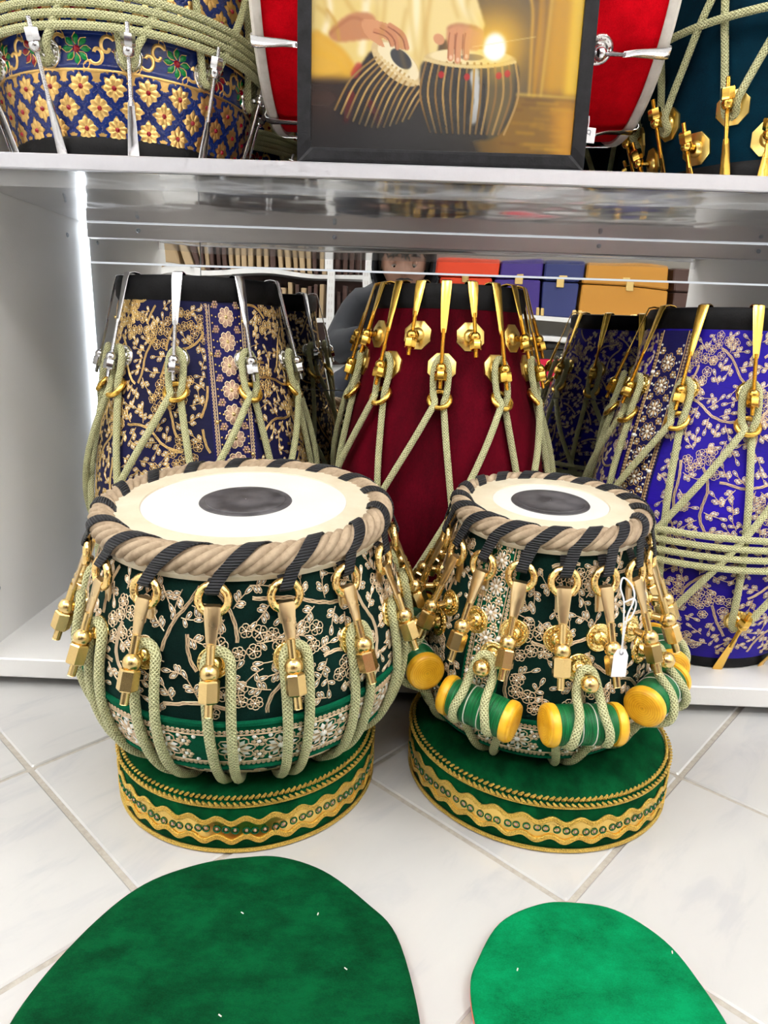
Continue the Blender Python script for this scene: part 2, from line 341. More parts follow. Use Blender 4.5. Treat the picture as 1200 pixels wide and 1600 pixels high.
# ------------------------------------------------------------------ embroidery
class Emb:
    def __init__(s): s.v = []; s.f = []; s.mi = []
    def rib(s, pts, w, h=.0007, closed=False, mi=0):
        n = len(pts); o = len(s.v); off0 = .0002
        for i in range(n):
            a = pts[(i-1) % n] if (closed or i) else pts[0]; b = pts[(i+1) % n] if (closed or i < n-1) else pts[-1]
            dx, dz = b[0]-a[0], b[1]-a[1]; l = math.hypot(dx, dz) or 1; nx, nz = -dz/l*w/2, dx/l*w/2; p = pts[i]
            s.v += [(p[0]+nx, p[1]+nz, off0), (p[0], p[1], off0+h), (p[0]-nx, p[1]-nz, off0)]
        for i in range(n if closed else n-1):
            j = (i+1) % n
            s.f += [(o+3*i, o+3*i+1, o+3*j+1, o+3*j), (o+3*i+1, o+3*i+2, o+3*j+2, o+3*j+1)]; s.mi += [mi, mi]
    def leaf(s, x, z, a, L=.0068, w=.0032, mi=0, bead=1, t=.0008):
        ca, sa = math.cos(a), math.sin(a); pts = []
        for k in range(9):
            q = 2*PI*k/9; u = L*(.5-.5*math.cos(q)); v = w*.5*math.sin(q)*(0.55+.6*u/L)
            pts.append((x+u*ca-v*sa, z+u*sa+v*ca))
        s.rib(pts, t, .0007, True, mi)
        if bead is not None:
            o = len(s.v); u0, u1, hw = L*.25, L*.85, w*.24
            for (u, v, h) in ((u0, 0, .0003), ((u0+u1)/2, hw, .0003), (u1, 0, .0003), ((u0+u1)/2, -hw, .0003), ((u0+u1)/2, 0, .0012)):
                s.v.append((x+u*ca-v*sa, z+u*sa+v*ca, h))
            s.f += [(o, o+3, o+4), (o+3, o+2, o+4), (o+2, o+1, o+4), (o+1, o, o+4)]; s.mi += [bead]*4
    def dot(s, x, z, r, h=.0008, mi=1, n=6):
        o = len(s.v)
        for k in range(n): s.v.append((x+r*math.cos(2*PI*k/n), z+r*math.sin(2*PI*k/n), .0002))
        for k in range(n): s.v.append((x+r*.6*math.cos(2*PI*k/n), z+r*.6*math.sin(2*PI*k/n), .0002+h*.8))
        s.v.append((x, z, .0002+h))
        for k in range(n):
            j = (k+1) % n; s.f += [(o+k, o+j, o+n+j, o+n+k), (o+n+k, o+n+j, o+2*n)]; s.mi += [mi, mi]
    def flower(s, x, z, R=.0055, n=5, a0=0, mi=0, cm=1, w=None):
        for k in range(n): s.leaf(x+.0006*math.cos(a0+2*PI*k/n), z+.0006*math.sin(a0+2*PI*k/n), a0+2*PI*k/n, R, w or R*1.15*2*math.sin(PI/n)*.85, mi, None, .0007)
        for k in range(n): s.dot(x+R*.6*math.cos(a0+2*PI*k/n), z+R*.6*math.sin(a0+2*PI*k/n), R*.14, .0006, mi, 4)
        s.dot(x, z, R*.22, .0012, cm)
    def petal(s, x, z, a, L, w, mi, h=.0016):
        ca, sa = math.cos(a), math.sin(a); o = len(s.v); out = [(0, 0), (.35, .36), (.7, .5), (.92, .3), (1, 0), (.92, -.3), (.7, -.5), (.35, -.36)]
        for u, v in out: s.v.append((x+u*L*ca-v*w*sa, z+u*L*sa+v*w*ca, .0003))
        s.v.append((x+.62*L*ca, z+.62*L*sa, h))
        for k in range(8): s.f.append((o+k, o+(k+1) % 8, o+8)); s.mi.append(mi)
    def sprig(s, x, z, a, n=5, L=.016, bend=.4, mi=0):
        pts = []; 
        for k in range(6):
            t = k/5; aa = a+bend*t; pts.append((x+L*t*math.cos(a+bend*t*.5), z+L*t*math.sin(a+bend*t*.5)))
        s.rib(pts, .0007, .0008, False, mi)
        s.leaf(*pts[-1], a+bend, mi=mi)
        for k in range(n-1):
            t = .25+.6*k/(n-1); i = min(5, int(t*5)); sd = 1 if k % 2 else -1
            s.leaf(pts[i][0], pts[i][1], a+bend*t+sd*1.0, .0058, .003, mi)
    def vine(s, pts, mi=0):
        n = len(pts)
        for o_ in (-.0009, 0, .0009):
            q = []
            for i, p in enumerate(pts):
                a = pts[max(0, i-1)]; b = pts[min(n-1, i+1)]; dx, dz = b[0]-a[0], b[1]-a[1]; l = math.hypot(dx, dz) or 1
                oo = o_ + .0002*math.sin(i*1.9+o_*4000); q.append((p[0]-dz/l*oo, p[1]+dx/l*oo))
            s.rib(q, .0008, .0009, False, mi)
    def build(s, name, surf, ref, mats, parent, kind='stuff', label=None):
        A = np.array(s.v); V = surf.mapv(A, ref); m = MB(); m.v = V.tolist(); m.f = s.f; m.uv = [(0, 0)]*len(s.v); m.mi = s.mi
        return ob(name, m.mesh(name, mats, True), parent, kind=kind, label=label)
def floral(surf, ref, z0, z1, rng, skip=(), zmax_r=True, dens=1.0):
    """wandering vines with leaf sprigs and flower clusters over the whole shell"""
    E = Emb(); W = 2*PI*ref; occ = set(); cs = .0045
    def key(x, z): return (int((x % W)//cs), int(z//cs))
    def bad(x, z, m=.004): 
        if z < z0+m*.5 or z > z1-m*.5: return True
        ph = (x/ref+PI) % (2*PI)-PI
        return any(a-m/ref < ph < b+m/ref for a, b in skip)
    def free(x, z, r):
        k = int(r//cs)+1
        for i in range(-k, k+1):
            for j in range(-k, k+1):
                if i*i+j*j <= (r/cs)**2+.1 and key(x+i*cs, z+j*cs) in occ: return False
        return True
    def mark(x, z, r):
        k = int(r//cs)+1
        for i in range(-k, k+1):
            for j in range(-k, k+1):
                if i*i+j*j <= (r/cs)**2+.1: occ.add(key(x+i*cs, z+j*cs))
    def try_sprig(x, z, a, L, n=5):
        cx, cz = x+L*.65*math.cos(a), z+L*.65*math.sin(a); tx, tz = x+L*1.35*math.cos(a), z+L*1.35*math.sin(a)
        if bad(cx, cz, .005) or bad(tx, tz, .001) or not free(cx, cz, .0062) or not free(tx, tz, .003): return False
        E.sprig(x, z, a, n, L, rng.uniform(-.5, .5)); mark(cx, cz, .005); mark(tx, tz, .003); return True
    def cluster(x, z):
        k = 0
        for q in range(14):
            a = q*2.4; d = .0052*math.sqrt(q)
            fx, fz = x+d*math.cos(a)*1.1, z+d*math.sin(a)
            if bad(fx, fz, .004) or not free(fx, fz, .002): continue
            E.flower(fx, fz, rng.uniform(.004, .005), rng.choice((5, 6)), rng.uniform(0, 1)); mark(fx, fz, .003); k += 1
            if k > rng.randint(5, 9): break
    nv = int(dens*W*(z1-z0)/.0011)
    for v in range(nv*5):
        x, z = rng.uniform(0, W), rng.uniform(z0, z1)
        if bad(x, z) or not free(x, z, .010): continue
        a = rng.uniform(0, 2*PI); cur = rng.choice((-1, 1))*rng.uniform(12, 34); pts = [(x, z)]; st = .0028; px, pz = x, z
        for k in range(rng.randint(14, 34)):
            a += cur*st + rng.uniform(-.08, .08)
            if k % 12 == 11: cur = -cur
            nx, nz = px+st*math.cos(a), pz+st*math.sin(a)
            if bad(nx, nz) or (k > 2 and not free(nx+.006*math.cos(a), nz+.006*math.sin(a), .002)): break
            pts.append((nx, nz)); px, pz = nx, nz
        if len(pts) < 9: continue
        E.vine(pts)
        for p in pts: mark(p[0], p[1], .0012)
        if rng.random() < .55: cluster(pts[0][0], pts[0][1])
        elif rng.random() < .3: cluster(px, pz)
        sd = 1
        for k in range(4, len(pts)-1, 3):
            d = math.atan2(pts[k+1][1]-pts[k-1][1], pts[k+1][0]-pts[k-1][0])
            occ_l = rng.uniform(.010, .016); x0_, z0_ = pts[k][0]+.003*math.cos(d+sd*1.2), pts[k][1]+.003*math.sin(d+sd*1.2)
            if not try_sprig(x0_, z0_, d+sd*rng.uniform(.8, 1.3), occ_l): try_sprig(pts[k][0]-.003*math.cos(d+sd*1.2), pts[k][1]-.003*math.sin(d+sd*1.2), d-sd*1.1, .009, 3)
            sd = -sd
    for t in range(int(dens*W*(z1-z0)/.00003)):
        try_sprig(rng.uniform(0, W), rng.uniform(z0, z1), rng.uniform(0, 2*PI), rng.uniform(.007, .014), rng.choice((3, 5, 5)))
    return E
class EmbT(Emb):
    """embroidery placed through a frame: local (s along, t across) -> (x, z)"""
    def setf(s, f): s.fr = f
def lace(E, L, W, fr, mi=0, mb=1, mp=None, ring=.0016, vertical=False, fl=.8, n8=8):
    """lace ribbon pattern along s in [0,L], across t in [-W/2,W/2]; fr maps (s,t) -> (x,z)"""
    mp = mi if mp is None else mp
    def ang(a): # direction transform
        (x0, z0), (x1, z1) = fr(0, 0), fr(math.cos(a)*1e-3, math.sin(a)*1e-3); return math.atan2(z1-z0, x1-x0)
    step = ring*2.15; n = int(L/step)
    for sd in (-1, 1):
        for k in range(n):
            x, z = fr((k+.5)*step, sd*(W/2-ring*1.1)); E.rib([(x+ring*.8*math.cos(q*PI/3), z+ring*.8*math.sin(q*PI/3)) for q in range(6)], ring*.6, .0008, True, mi)
            E.dot(x, z, ring*.3, .0006, mb, 4)
        E.rib([fr(L*k/(n), sd*(W/2-ring*2.7)) for k in range(n+1)], .0011, .0009, False, mi)
    Ri = W/2-ring*3.3; Rf = Ri*fl; per = Rf*2.35; k = 0; s_ = per*.5
    while s_ < L-Rf:
        x, z = fr(s_, 0)
        for q in range(n8):
            a = ang(2*PI*q/n8+.2)
            E.leaf(x, z, a, Rf, Rf*.66, mi, None if mp != mi else mb, .001 if mp == mi else .0014)
            if mp != mi: E.petal(x, z, a, Rf*.88, Rf*.42, mp, .0010)
        E.dot(x, z, Rf*.24, .0016, mb, 8)
        for sd in (-1, 1):
            for kk in range(3):
                x, z = fr(s_+per*(.15+.35*kk)-per*.1, sd*Ri*.9); E.dot(x, z, Rf*.13, .0012, mb, 6)
            x, z = fr(s_+per/2, sd*max(Rf*.5, Ri-Rf*.48))
            for q in range(6): E.dot(x+Rf*.28*math.cos(q*PI/3), z+Rf*.28*math.sin(q*PI/3), Rf*.15, .0007, mp, 5)
            E.dot(x, z, Rf*.14, .001, mb, 5)
            a = ang(PI/2*sd); x, z = fr(s_, sd*Rf*1.0); E.dot(x, z, Rf*.12, .001, mb, 5)
        s_ += per; k += 1

# ------------------------------------------------------------------ hardware built in a plane: radial r, height z, at azimuth 0
def rodmesh(A, B, r, pitch=.0011, n=10, thread=(0, 1)):
    """threaded rod from A to B given as (r,z); returns MB at azimuth 0"""
    m = MB(); a, b = pol(A[0], 0, A[1]), pol(B[0], 0, B[1]); d = b-a; L = d.length; N = max(4, int(L/pitch)*2)
    pts = []; rr = []
    for k in range(N+1):
        t = k/N; pts.append(a+d*t); rr.append(r*(1.0 if (k % 2 == 0) else .82) if thread[0] <= t <= thread[1] else r*.9)
    return m.tube(pts, rr, n)
def hexnut(m, A, B, R, n=6, rot=0):
    a, b = pol(A[0], 0, A[1]), pol(B[0], 0, B[1]); d = (b-a); e = .0008/d.length
    q = d.normalized(); x = Vector((1, 0, 0)); y = q.cross(x)
    rows = []
    for t, s_ in ((0, .0), (0, .86), (e*1.2, 1), (1-e*1.2, 1), (1, .86), (1, 0)):
        rows.append([a+d*t+(x*math.cos(rot+2*PI*k/n)+y*math.sin(rot+2*PI*k/n))*R*s_ for k in range(n)])
    return m.grid(rows, None, False, True)
def ball(m, c, R, n=14):
    rows = [[Vector(c)+Vector((R*math.sin(PI*i/10)*math.cos(2*PI*k/n), R*math.sin(PI*i/10)*math.sin(2*PI*k/n), R*math.cos(PI*i/10))) for k in range(n)] for i in range(11)]
    return m.grid(rows, None, False, True)
def flatpath(m, pts, widths, th):
    """flat strap following (r,z) points at azimuth 0, width along x"""
    P = [Vector((0, -r, z)) for r, z in pts]; N = len(P); rows = []
    for i in range(N):
        t = (P[min(N-1, i+1)]-P[max(0, i-1)]).normalized(); nv = Vector((1, 0, 0)).cross(t).normalized()*th/2; w_ = widths[i]/2
        bx = Vector((1, 0, 0)); rows.append([P[i]+bx*w_+nv*.4, P[i]+bx*w_*.8+nv, P[i]-bx*w_*.8+nv, P[i]-bx*w_+nv*.4, P[i]-bx*w_-nv*.4, P[i]-bx*w_*.8-nv, P[i]+bx*w_*.8-nv, P[i]+bx*w_-nv*.4])
    m.grid(rows, None, False, True); m.add(rows[0], [tuple(range(8))]); m.add(rows[-1], [tuple(range(7, -1, -1))]); return m
def torus(m, c, R, r, nrm, n=28, k=10, flat=1.0):
    nrm = Vector(nrm).normalized(); a = nrm.orthogonal().normalized(); b = nrm.cross(a)
    return m.tube([Vector(c)+a*R*math.cos(2*PI*i/n)+b*R*math.sin(2*PI*i/n) for i in range(n)], r, k, True, up=tuple(nrm), flat=flat)
def washer_mesh(surf, z, R, style):
    """disc seat on the shell around a peg"""
    nr, nz = surf.nrm(z); nv = Vector((0, -nr, nz)); c = pol(surf.R(z), 0, z); Mx = Matrix.Translation(c) @ nv.to_track_quat('Z', 'Y').to_matrix().to_4x4()
    m = MB()
    if style == 'octa':
        rows = [[Mx @ Vector((R*s_*math.cos(2*PI*k/8+PI/8), R*s_*math.sin(2*PI*k/8+PI/8), h)) for k in range(8)] for s_, h in ((1, -.003), (1, .0012), (.96, .0016), (0, .0016))]
        m.grid(rows, None, False, True); m.lathe([(R*.5, .0016), (R*.48, .003), (R*.34, .005), (R*.24, .0055)], 16, Mx)
    else:
        m.lathe([(R, -.003), (R*1.0, .001), (R*.94, .0022), (R*.84, .0014), (R*.8, .0014), (R*.6, .003), (R*.56, .0018), (R*.5, .0025), (R*.42, .0055), (R*.25, .0065), (0, .0065)], 24, Mx)
        for k in range(16):
            a = 2*PI*k/16; c2 = Mx @ Vector((R*.72*math.cos(a), R*.72*math.sin(a), .0018)); ball(m, c2, R*.07, 5)
    return m
def strand(surf, p0, p1, off, n=16, z_mid=None):
    """points on the shell from (phi,z) to (phi,z)"""
    return [surf.P(p0[0]+(p1[0]-p0[0])*t, p0[1]+(p1[1]-p0[1])*t, off) for t in np.linspace(0, 1, n)]

# ------------------------------------------------------------------ barrel drum (dholak)
def dholak(nm, label, loc, h, ctrl, bodymat, hw, n_hook, off_deg, body_fn, group, alternate=False, plate='round', ringmat='goldringy', rot=(0, 0, 0), washer=None, bshift=0, zlo=.068, beltz=(.135, .165), nbelt=4, ropes=True):
    T = thing(nm, label, 'drum', loc, rot, group)
    S = Surf(ctrl); rt, rb = S.R(h), S.R(0)
    ob('shell', MB().lathe([(0.001, .004)] + [(r, z) for r, z in S.prof if .002 <= z <= h-.002] + [(.001, h-.004)], 72), T, bodymat, ang=60)
    # padded black leather hoops with the skins
    for top in (0, 1):
        R0 = rt if top else rb; s_ = 1 if top else -1; z_ = h if top else 0
        pr = [(R0-.004, z_-s_*.026), (R0+.004, z_-s_*.025), (R0+.0065, z_-s_*.020), (R0+.0065, z_-s_*.006), (R0+.004, z_-s_*.001), (R0-.003, z_), (R0-.010, z_-s_*.003), (R0-.012, z_-s_*.006)]
        ob('hoop', MB().lathe(pr, 72), T, 'blackrim', ang=50)
        ob('drumhead', MB().lathe([(R0-.011, z_-s_*.005), (R0*.5, z_-s_*.005), (.0005, z_-s_*.005)], 48), T, 'blackrim' if bodymat in ('royal',) else 'skin_o')
    if body_fn: body_fn(T, S)
    bsh = math.radians(bshift); step = 2*PI/n_hook; peg_hi, peg_lo = h-.083, zlo
    K = {}
    def hook_set(zpeg, top, low):
        """shared meshes for one hook at the top (top=True) or bottom rim"""
        s_ = 1 if top else -1; R0 = rt if top else rb; zr = h if top else 0
        rball = S.R(zpeg)+.016; strap_a = (R0+.0075, zr-s_*.004); tdir = (rball-strap_a[0], zpeg-strap_a[1]); L = math.hypot(*tdir); u = (tdir[0]/L, tdir[1]/L)
        zb = lambda t: (strap_a[0]+u[0]*t, strap_a[1]+u[1]*t)
        m = MB(); fl = L*.52
        pts = [(R0-.010, zr-s_*.002), (R0-.006, zr+s_*.0015), (R0, zr+s_*.0025), (R0+.0055, zr+s_*.0012), zb(.001), zb(fl*.5), zb(fl), zb(fl+.004)]
        flatpath(m, pts, [.010, .010, .0105, .0105, .0105, .0085, .006, .0048], .0016)
        m2 = rodmesh(zb(fl), zb(L+.021), .0022, .0011, 8)
        hx = hexnut(MB(), zb(L+.003), zb(L+.013), .0062); bl = ball(MB(), pol(*((rball, 0, zpeg))), .0055)
        bl.tube([pol(S.R(zpeg)-.001, 0, zpeg), pol(rball, 0, zpeg)], .003, 8)
        wz = washer_mesh(S, zpeg, .0125 if plate == 'round' else .0155, plate)
        return [x.mesh(nn, mm, True, 40) for x, nn, mm in ((m, 'hook', hw), (m2, 'threaded_rod', hw), (hx, 'hex_nut', hw), (bl, 'peg', hw), (wz, 'washer', washer or ('octa' if plate == 'octa' else 'washer')))]
    def place(ms, phi):
        hk = ob('hook', ms[0], T, rot=(0, 0, phi)); ob('threaded_rod', ms[1], hk); ob('hex_nut', ms[2], hk)
        pg = ob('peg', ms[3], T, rot=(0, 0, phi)); ob('washer', ms[4], pg)
    top_ms = hook_set(peg_hi, True, False); bot_ms = hook_set(peg_lo, False, False)
    off = math.radians(off_deg)
    if alternate:
        alt_t = hook_set(h-.052, True, False); alt_b = hook_set(.040, False, False)
    rr = .0036
    # rope mesh: one V unit per hook, in drum coords at azimuth 0
    o1 = .0052
    def unit(flip=False):
        m = MB(); A = step*.5+bsh; B = A-2*step
        zp, zq = peg_hi, peg_lo; dphi = .0062/S.R(zp)
        ring_z = zp-.031
        loop = [S.P(dphi*.9, ring_z+.002, o1+.003), S.P(dphi*1.1, zp-.012, o1+.003), S.P(dphi*1.0, zp, o1+.003), S.P(dphi*.5, zp+.0065, o1+.003), S.P(0, zp+.0085, o1+.003), S.P(-dphi*.5, zp+.0065, o1+.003), S.P(-dphi*1.0, zp, o1+.003), S.P(-dphi*1.1, zp-.012, o1+.003), S.P(-dphi*.9, ring_z+.002, o1+.003)]
        dq = .006/S.R(zq)
        sa = strand(S, (dphi*.6, ring_z-.006), (A-dq, zq+.004), o1, 18); sb = strand(S, (-dphi*.6, ring_z-.006), (B+dq, zq+.004), o1+rr*1.6, 20)
        ea = [S.P(A-dq*.7, zq-.005, o1), S.P(A, zq-.0078, o1)]; eb = [S.P(B+dq*.7, zq-.005, o1), S.P(B, zq-.0078, o1)]
        path = eb[::-1]+sb[::-1]+loop[::-1]+sa+ea
        m.tube([Vector(p) for p in crom([tuple(p) for p in path], 3)], rr, 8); return m.mesh('rope', 'rope')
    if ropes: um = unit()
    rm = MB()
    if ropes:
        zc = peg_hi-.031; nr, nz = S.nrm(zc); c = S.P(0, zc-.002, .0062); nv = Vector((0, -nr, nz)); tz = Vector((0, nz, nr))
        torus(rm, c, .0106, .0027, nv*.86+tz*.5, 28, 8); rm = rm.mesh('ring', ringmat)
    for k in range(n_hook):
        phi = off+k*step; place(top_ms, phi); place(bot_ms, phi+step/2+bsh)
        if alternate: place(alt_t, phi+step/2); place(alt_b, phi+bsh)
        if ropes:
            ob('rope', um, T, rot=(0, 0, phi))
            tw = random.uniform(-.1, .1); r_ = ob('ring', rm, T, rot=(0, 0, phi))
    if nbelt:
        for q in range(nbelt):
            zc = beltz[0]+(beltz[1]-beltz[0])*q/(nbelt-1 or 1); m = MB()
            m.tube([S.P(2*PI*i/72, zc+.0018*math.sin(2*PI*i/72*1+q*.6), o1+rr*1.9) for i in range(72)], rr, 8, True)
            ob('rope_belt', m, T, 'rope')
    T['_S'] = 0
    return T, S

# ------------------------------------------------------------------ room
TILE = .205; GA = .822265; s_ = .672
def build_room():
    zf = 0
    fl = MB().box((-1.8, -1.75, -.04), (1.8, 1.15, -.0015)); F = ob('floor', fl, None, 'grout'); F['kind'] = 'structure'
    # tile grid as seen in the photograph, rotated against the shelf
    yw = math.radians(.69); ox, oy = -.226689*s_, .5703995*s_
    ox, oy = ox*math.cos(yw)-oy*math.sin(yw), ox*math.sin(yw)+oy*math.cos(yw); ga = GA+yw
    g = .0022; T_ = TILE
    m = MB().box((g, g, -.006), (T_-g, T_-g, 0), bev=.0012); tm = m.mesh('floor_tile', 'floor_tile', False)
    for i in range(-12, 13):
        for j in range(-12, 13):
            cx, cy = (i+.5)*T_, (j+.5)*T_; X = ox+cx*math.cos(ga)-cy*math.sin(ga); Y = oy+cx*math.sin(ga)+cy*math.cos(ga)
            if not (-1.68 < X < 1.68 and -1.62 < Y < 1.02): continue
            x0, y0 = i*T_, j*T_
            ob('floor_tile', tm, F, loc=(ox+x0*math.cos(ga)-y0*math.sin(ga), oy+x0*math.sin(ga)+y0*math.cos(ga), 0), rot=(0, 0, ga))
    for n, a, b in (('wall_back', (-1.85, 1.15, -.04), (1.85, 1.25, 2.3)), ('wall_front', (-1.85, -1.85, -.04), (1.85, -1.75, 2.3)), ('wall_left', (-1.9, -1.75, -.04), (-1.8, 1.15, 2.3)), ('wall_right', (1.8, -1.75, -.04), (1.9, 1.15, 2.3))):
        ob(n, MB().box(a, b), None, 'wall')['kind'] = 'structure'
    ob('ceiling', MB().box((-1.85, -1.85, 2.3), (1.85, 1.25, 2.36)), None, 'ceiling')['kind'] = 'structure'
    i = 0
    for x, y, lb in ((-1.2, -1.1, 'square ceiling light panel at the left rear of the shop'), (1.2, -1.1, 'square ceiling light panel at the right rear of the shop'), (0, -1.1, 'square ceiling light panel over the racks behind the photographer'), (-1.4, .1, 'square ceiling light panel above the left end of the display'), (1.4, .1, 'square ceiling light panel above the right end of the display')):
        t = thing('ceiling_light', lb, 'light', (x, y, 2.3)); w_ = .3
        ob('frame', MB().box((-w_-.02, -w_-.02, -.02), (w_+.02, -w_, 0)).box((-w_-.02, w_, -.02), (w_+.02, w_+.02, 0)).box((-w_-.02, -w_, -.02), (-w_, w_, 0)).box((w_, -w_, -.02), (w_+.02, w_, 0)), t, 'white_steel', False)
        ob('diffuser', MB().box((-w_, -w_, -.012), (w_, w_, -.001)), t, 'panel', False)
build_room()

# ------------------------------------------------------------------ display shelf
YF, YB, XL, XR, ZS, ZU, TU = .655, .981, -.430, .520, .034, .512, .012
def build_shelf():
    t = thing('display_shelf', 'white display shelf unit with mirrored back behind the two green tablas', 'shelf', (0, 0, 0))
    ob('side_panel', MB().box((XL-.018, YF-.012, .012), (XL, YB+.01, 1.25), bev=.001), t, 'melamine', False)
    ob('side_panel', MB().box((XR, YF-.012, .012), (XR+.018, YB+.01, 1.25), bev=.001), t, 'melamine', False)
    ob('shelf_board', MB().box((XL-.0175, YF, .012), (XR+.0175, YB+.01, ZS), bev=.0015), t, 'shelfwhite', False)
    ob('plinth', MB().box((XL, YF+.03, 0), (XR, YB, .012)), t, 'black_case', False)
    # upper shelf: polished sheet with a brushed front edge
    ob('upper_shelf_board', MB().box((XL+.0005, YF+.005, ZU), (XR-.0005, YB, ZU+TU-.0005)), t, 'under', False)
    e = ob('shelf_edge', MB().box((XL+.0002, YF, ZU-.001), (XR-.0002, YF+.006, ZU+TU), bev=.001), t, 'alu', False)
    ob('shelf_lip', MB().box((XL+.001, YF+.012, ZU-.0135), (XR-.001, YF+.0135, ZU-.0005)), t, 'acrylic', False)
    ob('back_joint_glow', MB().box((XL+.0085, YB-.0128, ZU-.0012), (XR-.001, YB-.0121, ZU-.0002)), t, 'edgeglow', False)  # added glowing strip standing for LED light leaking at the rear seam
    ob('back_rail', MB().box((XL+.0085, YB-.012, ZU-.020), (XR-.001, YB-.0065, ZU-.0002), bev=.001), t, 'rail', False)
    for x in (-.352, -.09, .26, .47):
        ob('screw', MB().lathe([(.003, -.002), (.003, .0005), (.0022, .0014), (.0008, .0016), (.0006, .0008), (0, .0008)], 10, Matrix.Translation((x, YB-.0125, ZU-.009)) @ Matrix.Rotation(PI/2, 4, 'X')), t, 'screw')
    for x, z in ((XL, .095), (XL, .49)):
        ob('screw', MB().lathe([(.003, -.002), (.003, .0005), (.0022, .0014), (0, .0014)], 10, Matrix.Translation((x, .70 if z < .3 else .93, z)) @ Matrix.Rotation(PI/2, 4, 'Y')), t, 'screw')
    # mirror sheets
    y = YB; xs = -.272
    ob('mirror_panel', MB().box((XL, y, ZS), (XR, y+.004, .3005)), t, 'mirror', False)
    for x0, x1, mm in ((XL+.008, xs-.0006, 'mirror_w'), (xs+.0006, XR, 'mirror')):
        ob('mirror_panel', MB().box((x0, 0, 0), (x1, .002, .1590)), t, mm, False, loc=(0, y-.0025, .302), rot=(TILT_M, 0, 0))
        ob('mirror_panel', MB().box((x0, 0, 0), (x1, .002, .048)), t, mm, False, loc=(0, y-.0045, .4630), rot=(TILT_M, 0, 0))
    ob('mirror_joint', MB().box((XL+.0085, y-.0066, .4604), (XR, y-.0012, .4628)), t, 'edgeglow', False, label='thin joint strip across the mirror with added glow imitating LED light')
    ob('mirror_panel', MB().box((XL, y, ZU+.001), (XR, y+.004, 1.25)), t, 'mirror', False)
    ob('mirror_backing', MB().box((XL-.018, y+.0045, .012), (XR+.018, y+.016, 1.25)), t, 'melamine', False)
    ob('top_board', MB().box((XL, YF+.2, 1.0), (XR, YB, 1.012)), t, 'melamine', False)
    s = ob('light_strip', MB().box((XL+.0005, YB-.008, .04), (XL+.0065, YB-.002, ZU-.001), bev=.001), t, 'led', False, label='glowing vertical strip light in the left corner')
    ob('light_strip', MB().box((XL+.0005, YB-.008, ZU+TU+.002), (XL+.0065, YB-.002, .99), bev=.001), t, 'led', False)
TILT_M = .0178
M['edgeglow'] = emis('added_edge_glow', (.92, .96, 1), .85)  # emission added so the joint strips glow like LED light carried along an edge
M['white_gloss'] = mat('white_gloss_strip', (.9, .9, .9), .3)
M['acrylic'] = mat('clear_acrylic', (.95, .96, .97), .05, 0, Transmission_Weight=.9, IOR=1.3)
build_shelf()

# ------------------------------------------------------------------ the barrel drums
CTRL = lambda rt, rb, rm, h: [(0, rb), (.03, rb+(rm-rb)*.38), (.07, rb+(rm-rb)*.78), (.11, rm-.002), (.15, rm), (.20, rm-.005), (.26, rm-(rm-rt)*.40), (.32, rm-(rm-rt)*.72), (.36, rm-(rm-rt)*.88), (h, rt)]
def lace_vertical(T, S, ref, phis, W, z0, z1, base, mats, fl=.9, domes=True, nn='lace_trim'):
    for phi in phis:
        m = MB(); n = 40
        rows = [[S.P(phi+(j/4-.5)*(W+.004)/S.R(z0+(z1-z0)*i/n), z0+(z1-z0)*i/n, .0008) for j in range(5)] for i in range(n+1)]
        m.grid(rows); b = ob(nn, m, T, base)
        E = Emb(); fr = lambda s, t: (phi*ref+t*ref/S.R(min(z0+s, z1)), z0+s)
        lace(E, z1-z0, W, fr, 0, 1, 2 if len(mats) > 2 else 0, ring=.0016, fl=fl)
        o = len(E.v)
        E.v = [(x, z, h+.0009) for x, z, h in E.v]
        if domes:
            k = 0; z = z0+.02
            while z < z1-.01:
                x, zz = fr(z-z0, (W/2-.0035)*(1 if k % 2 else -1)); E.dot(x, zz, .0026, .004, 1, 10); z += .034; k += 1
        E.build('lace_motifs', S, ref, mats, b)
def fn_navy(T, S):
    rng = random.Random(3); ref = .118; ph = [math.radians(a) for a in (31, 205, -82)]; W = .042
    E = floral(S, ref, .022, .376, rng, [(p-W/2/ref-.02, p+W/2/ref+.02) for p in ph] + [(205*PI/180-2*PI-.2, 205*PI/180-2*PI+.2)])
    E.build('embroidery', S, ref, ['thread', 'bead'], T)
    lace_vertical(T, S, ref, ph, W, .028, .369, 'navyribbon', ['thread_p', 'beadg', 'pink'], .66)
def fn_royal(T, S):
    rng = random.Random(5); ref = .118; ph = [math.radians(a) for a in (-60, 112, 62)]; W = .040
    E = floral(S, ref, .020, .362, rng, [(p-W/2/ref-.02, p+W/2/ref+.02) for p in ph])
    E.build('embroidery', S, ref, ['thread_p', 'bead'], T)
    lace_vertical(T, S, ref, ph, W, .024, .360, 'navyribbon', ['thread_b', 'bead'], .7)
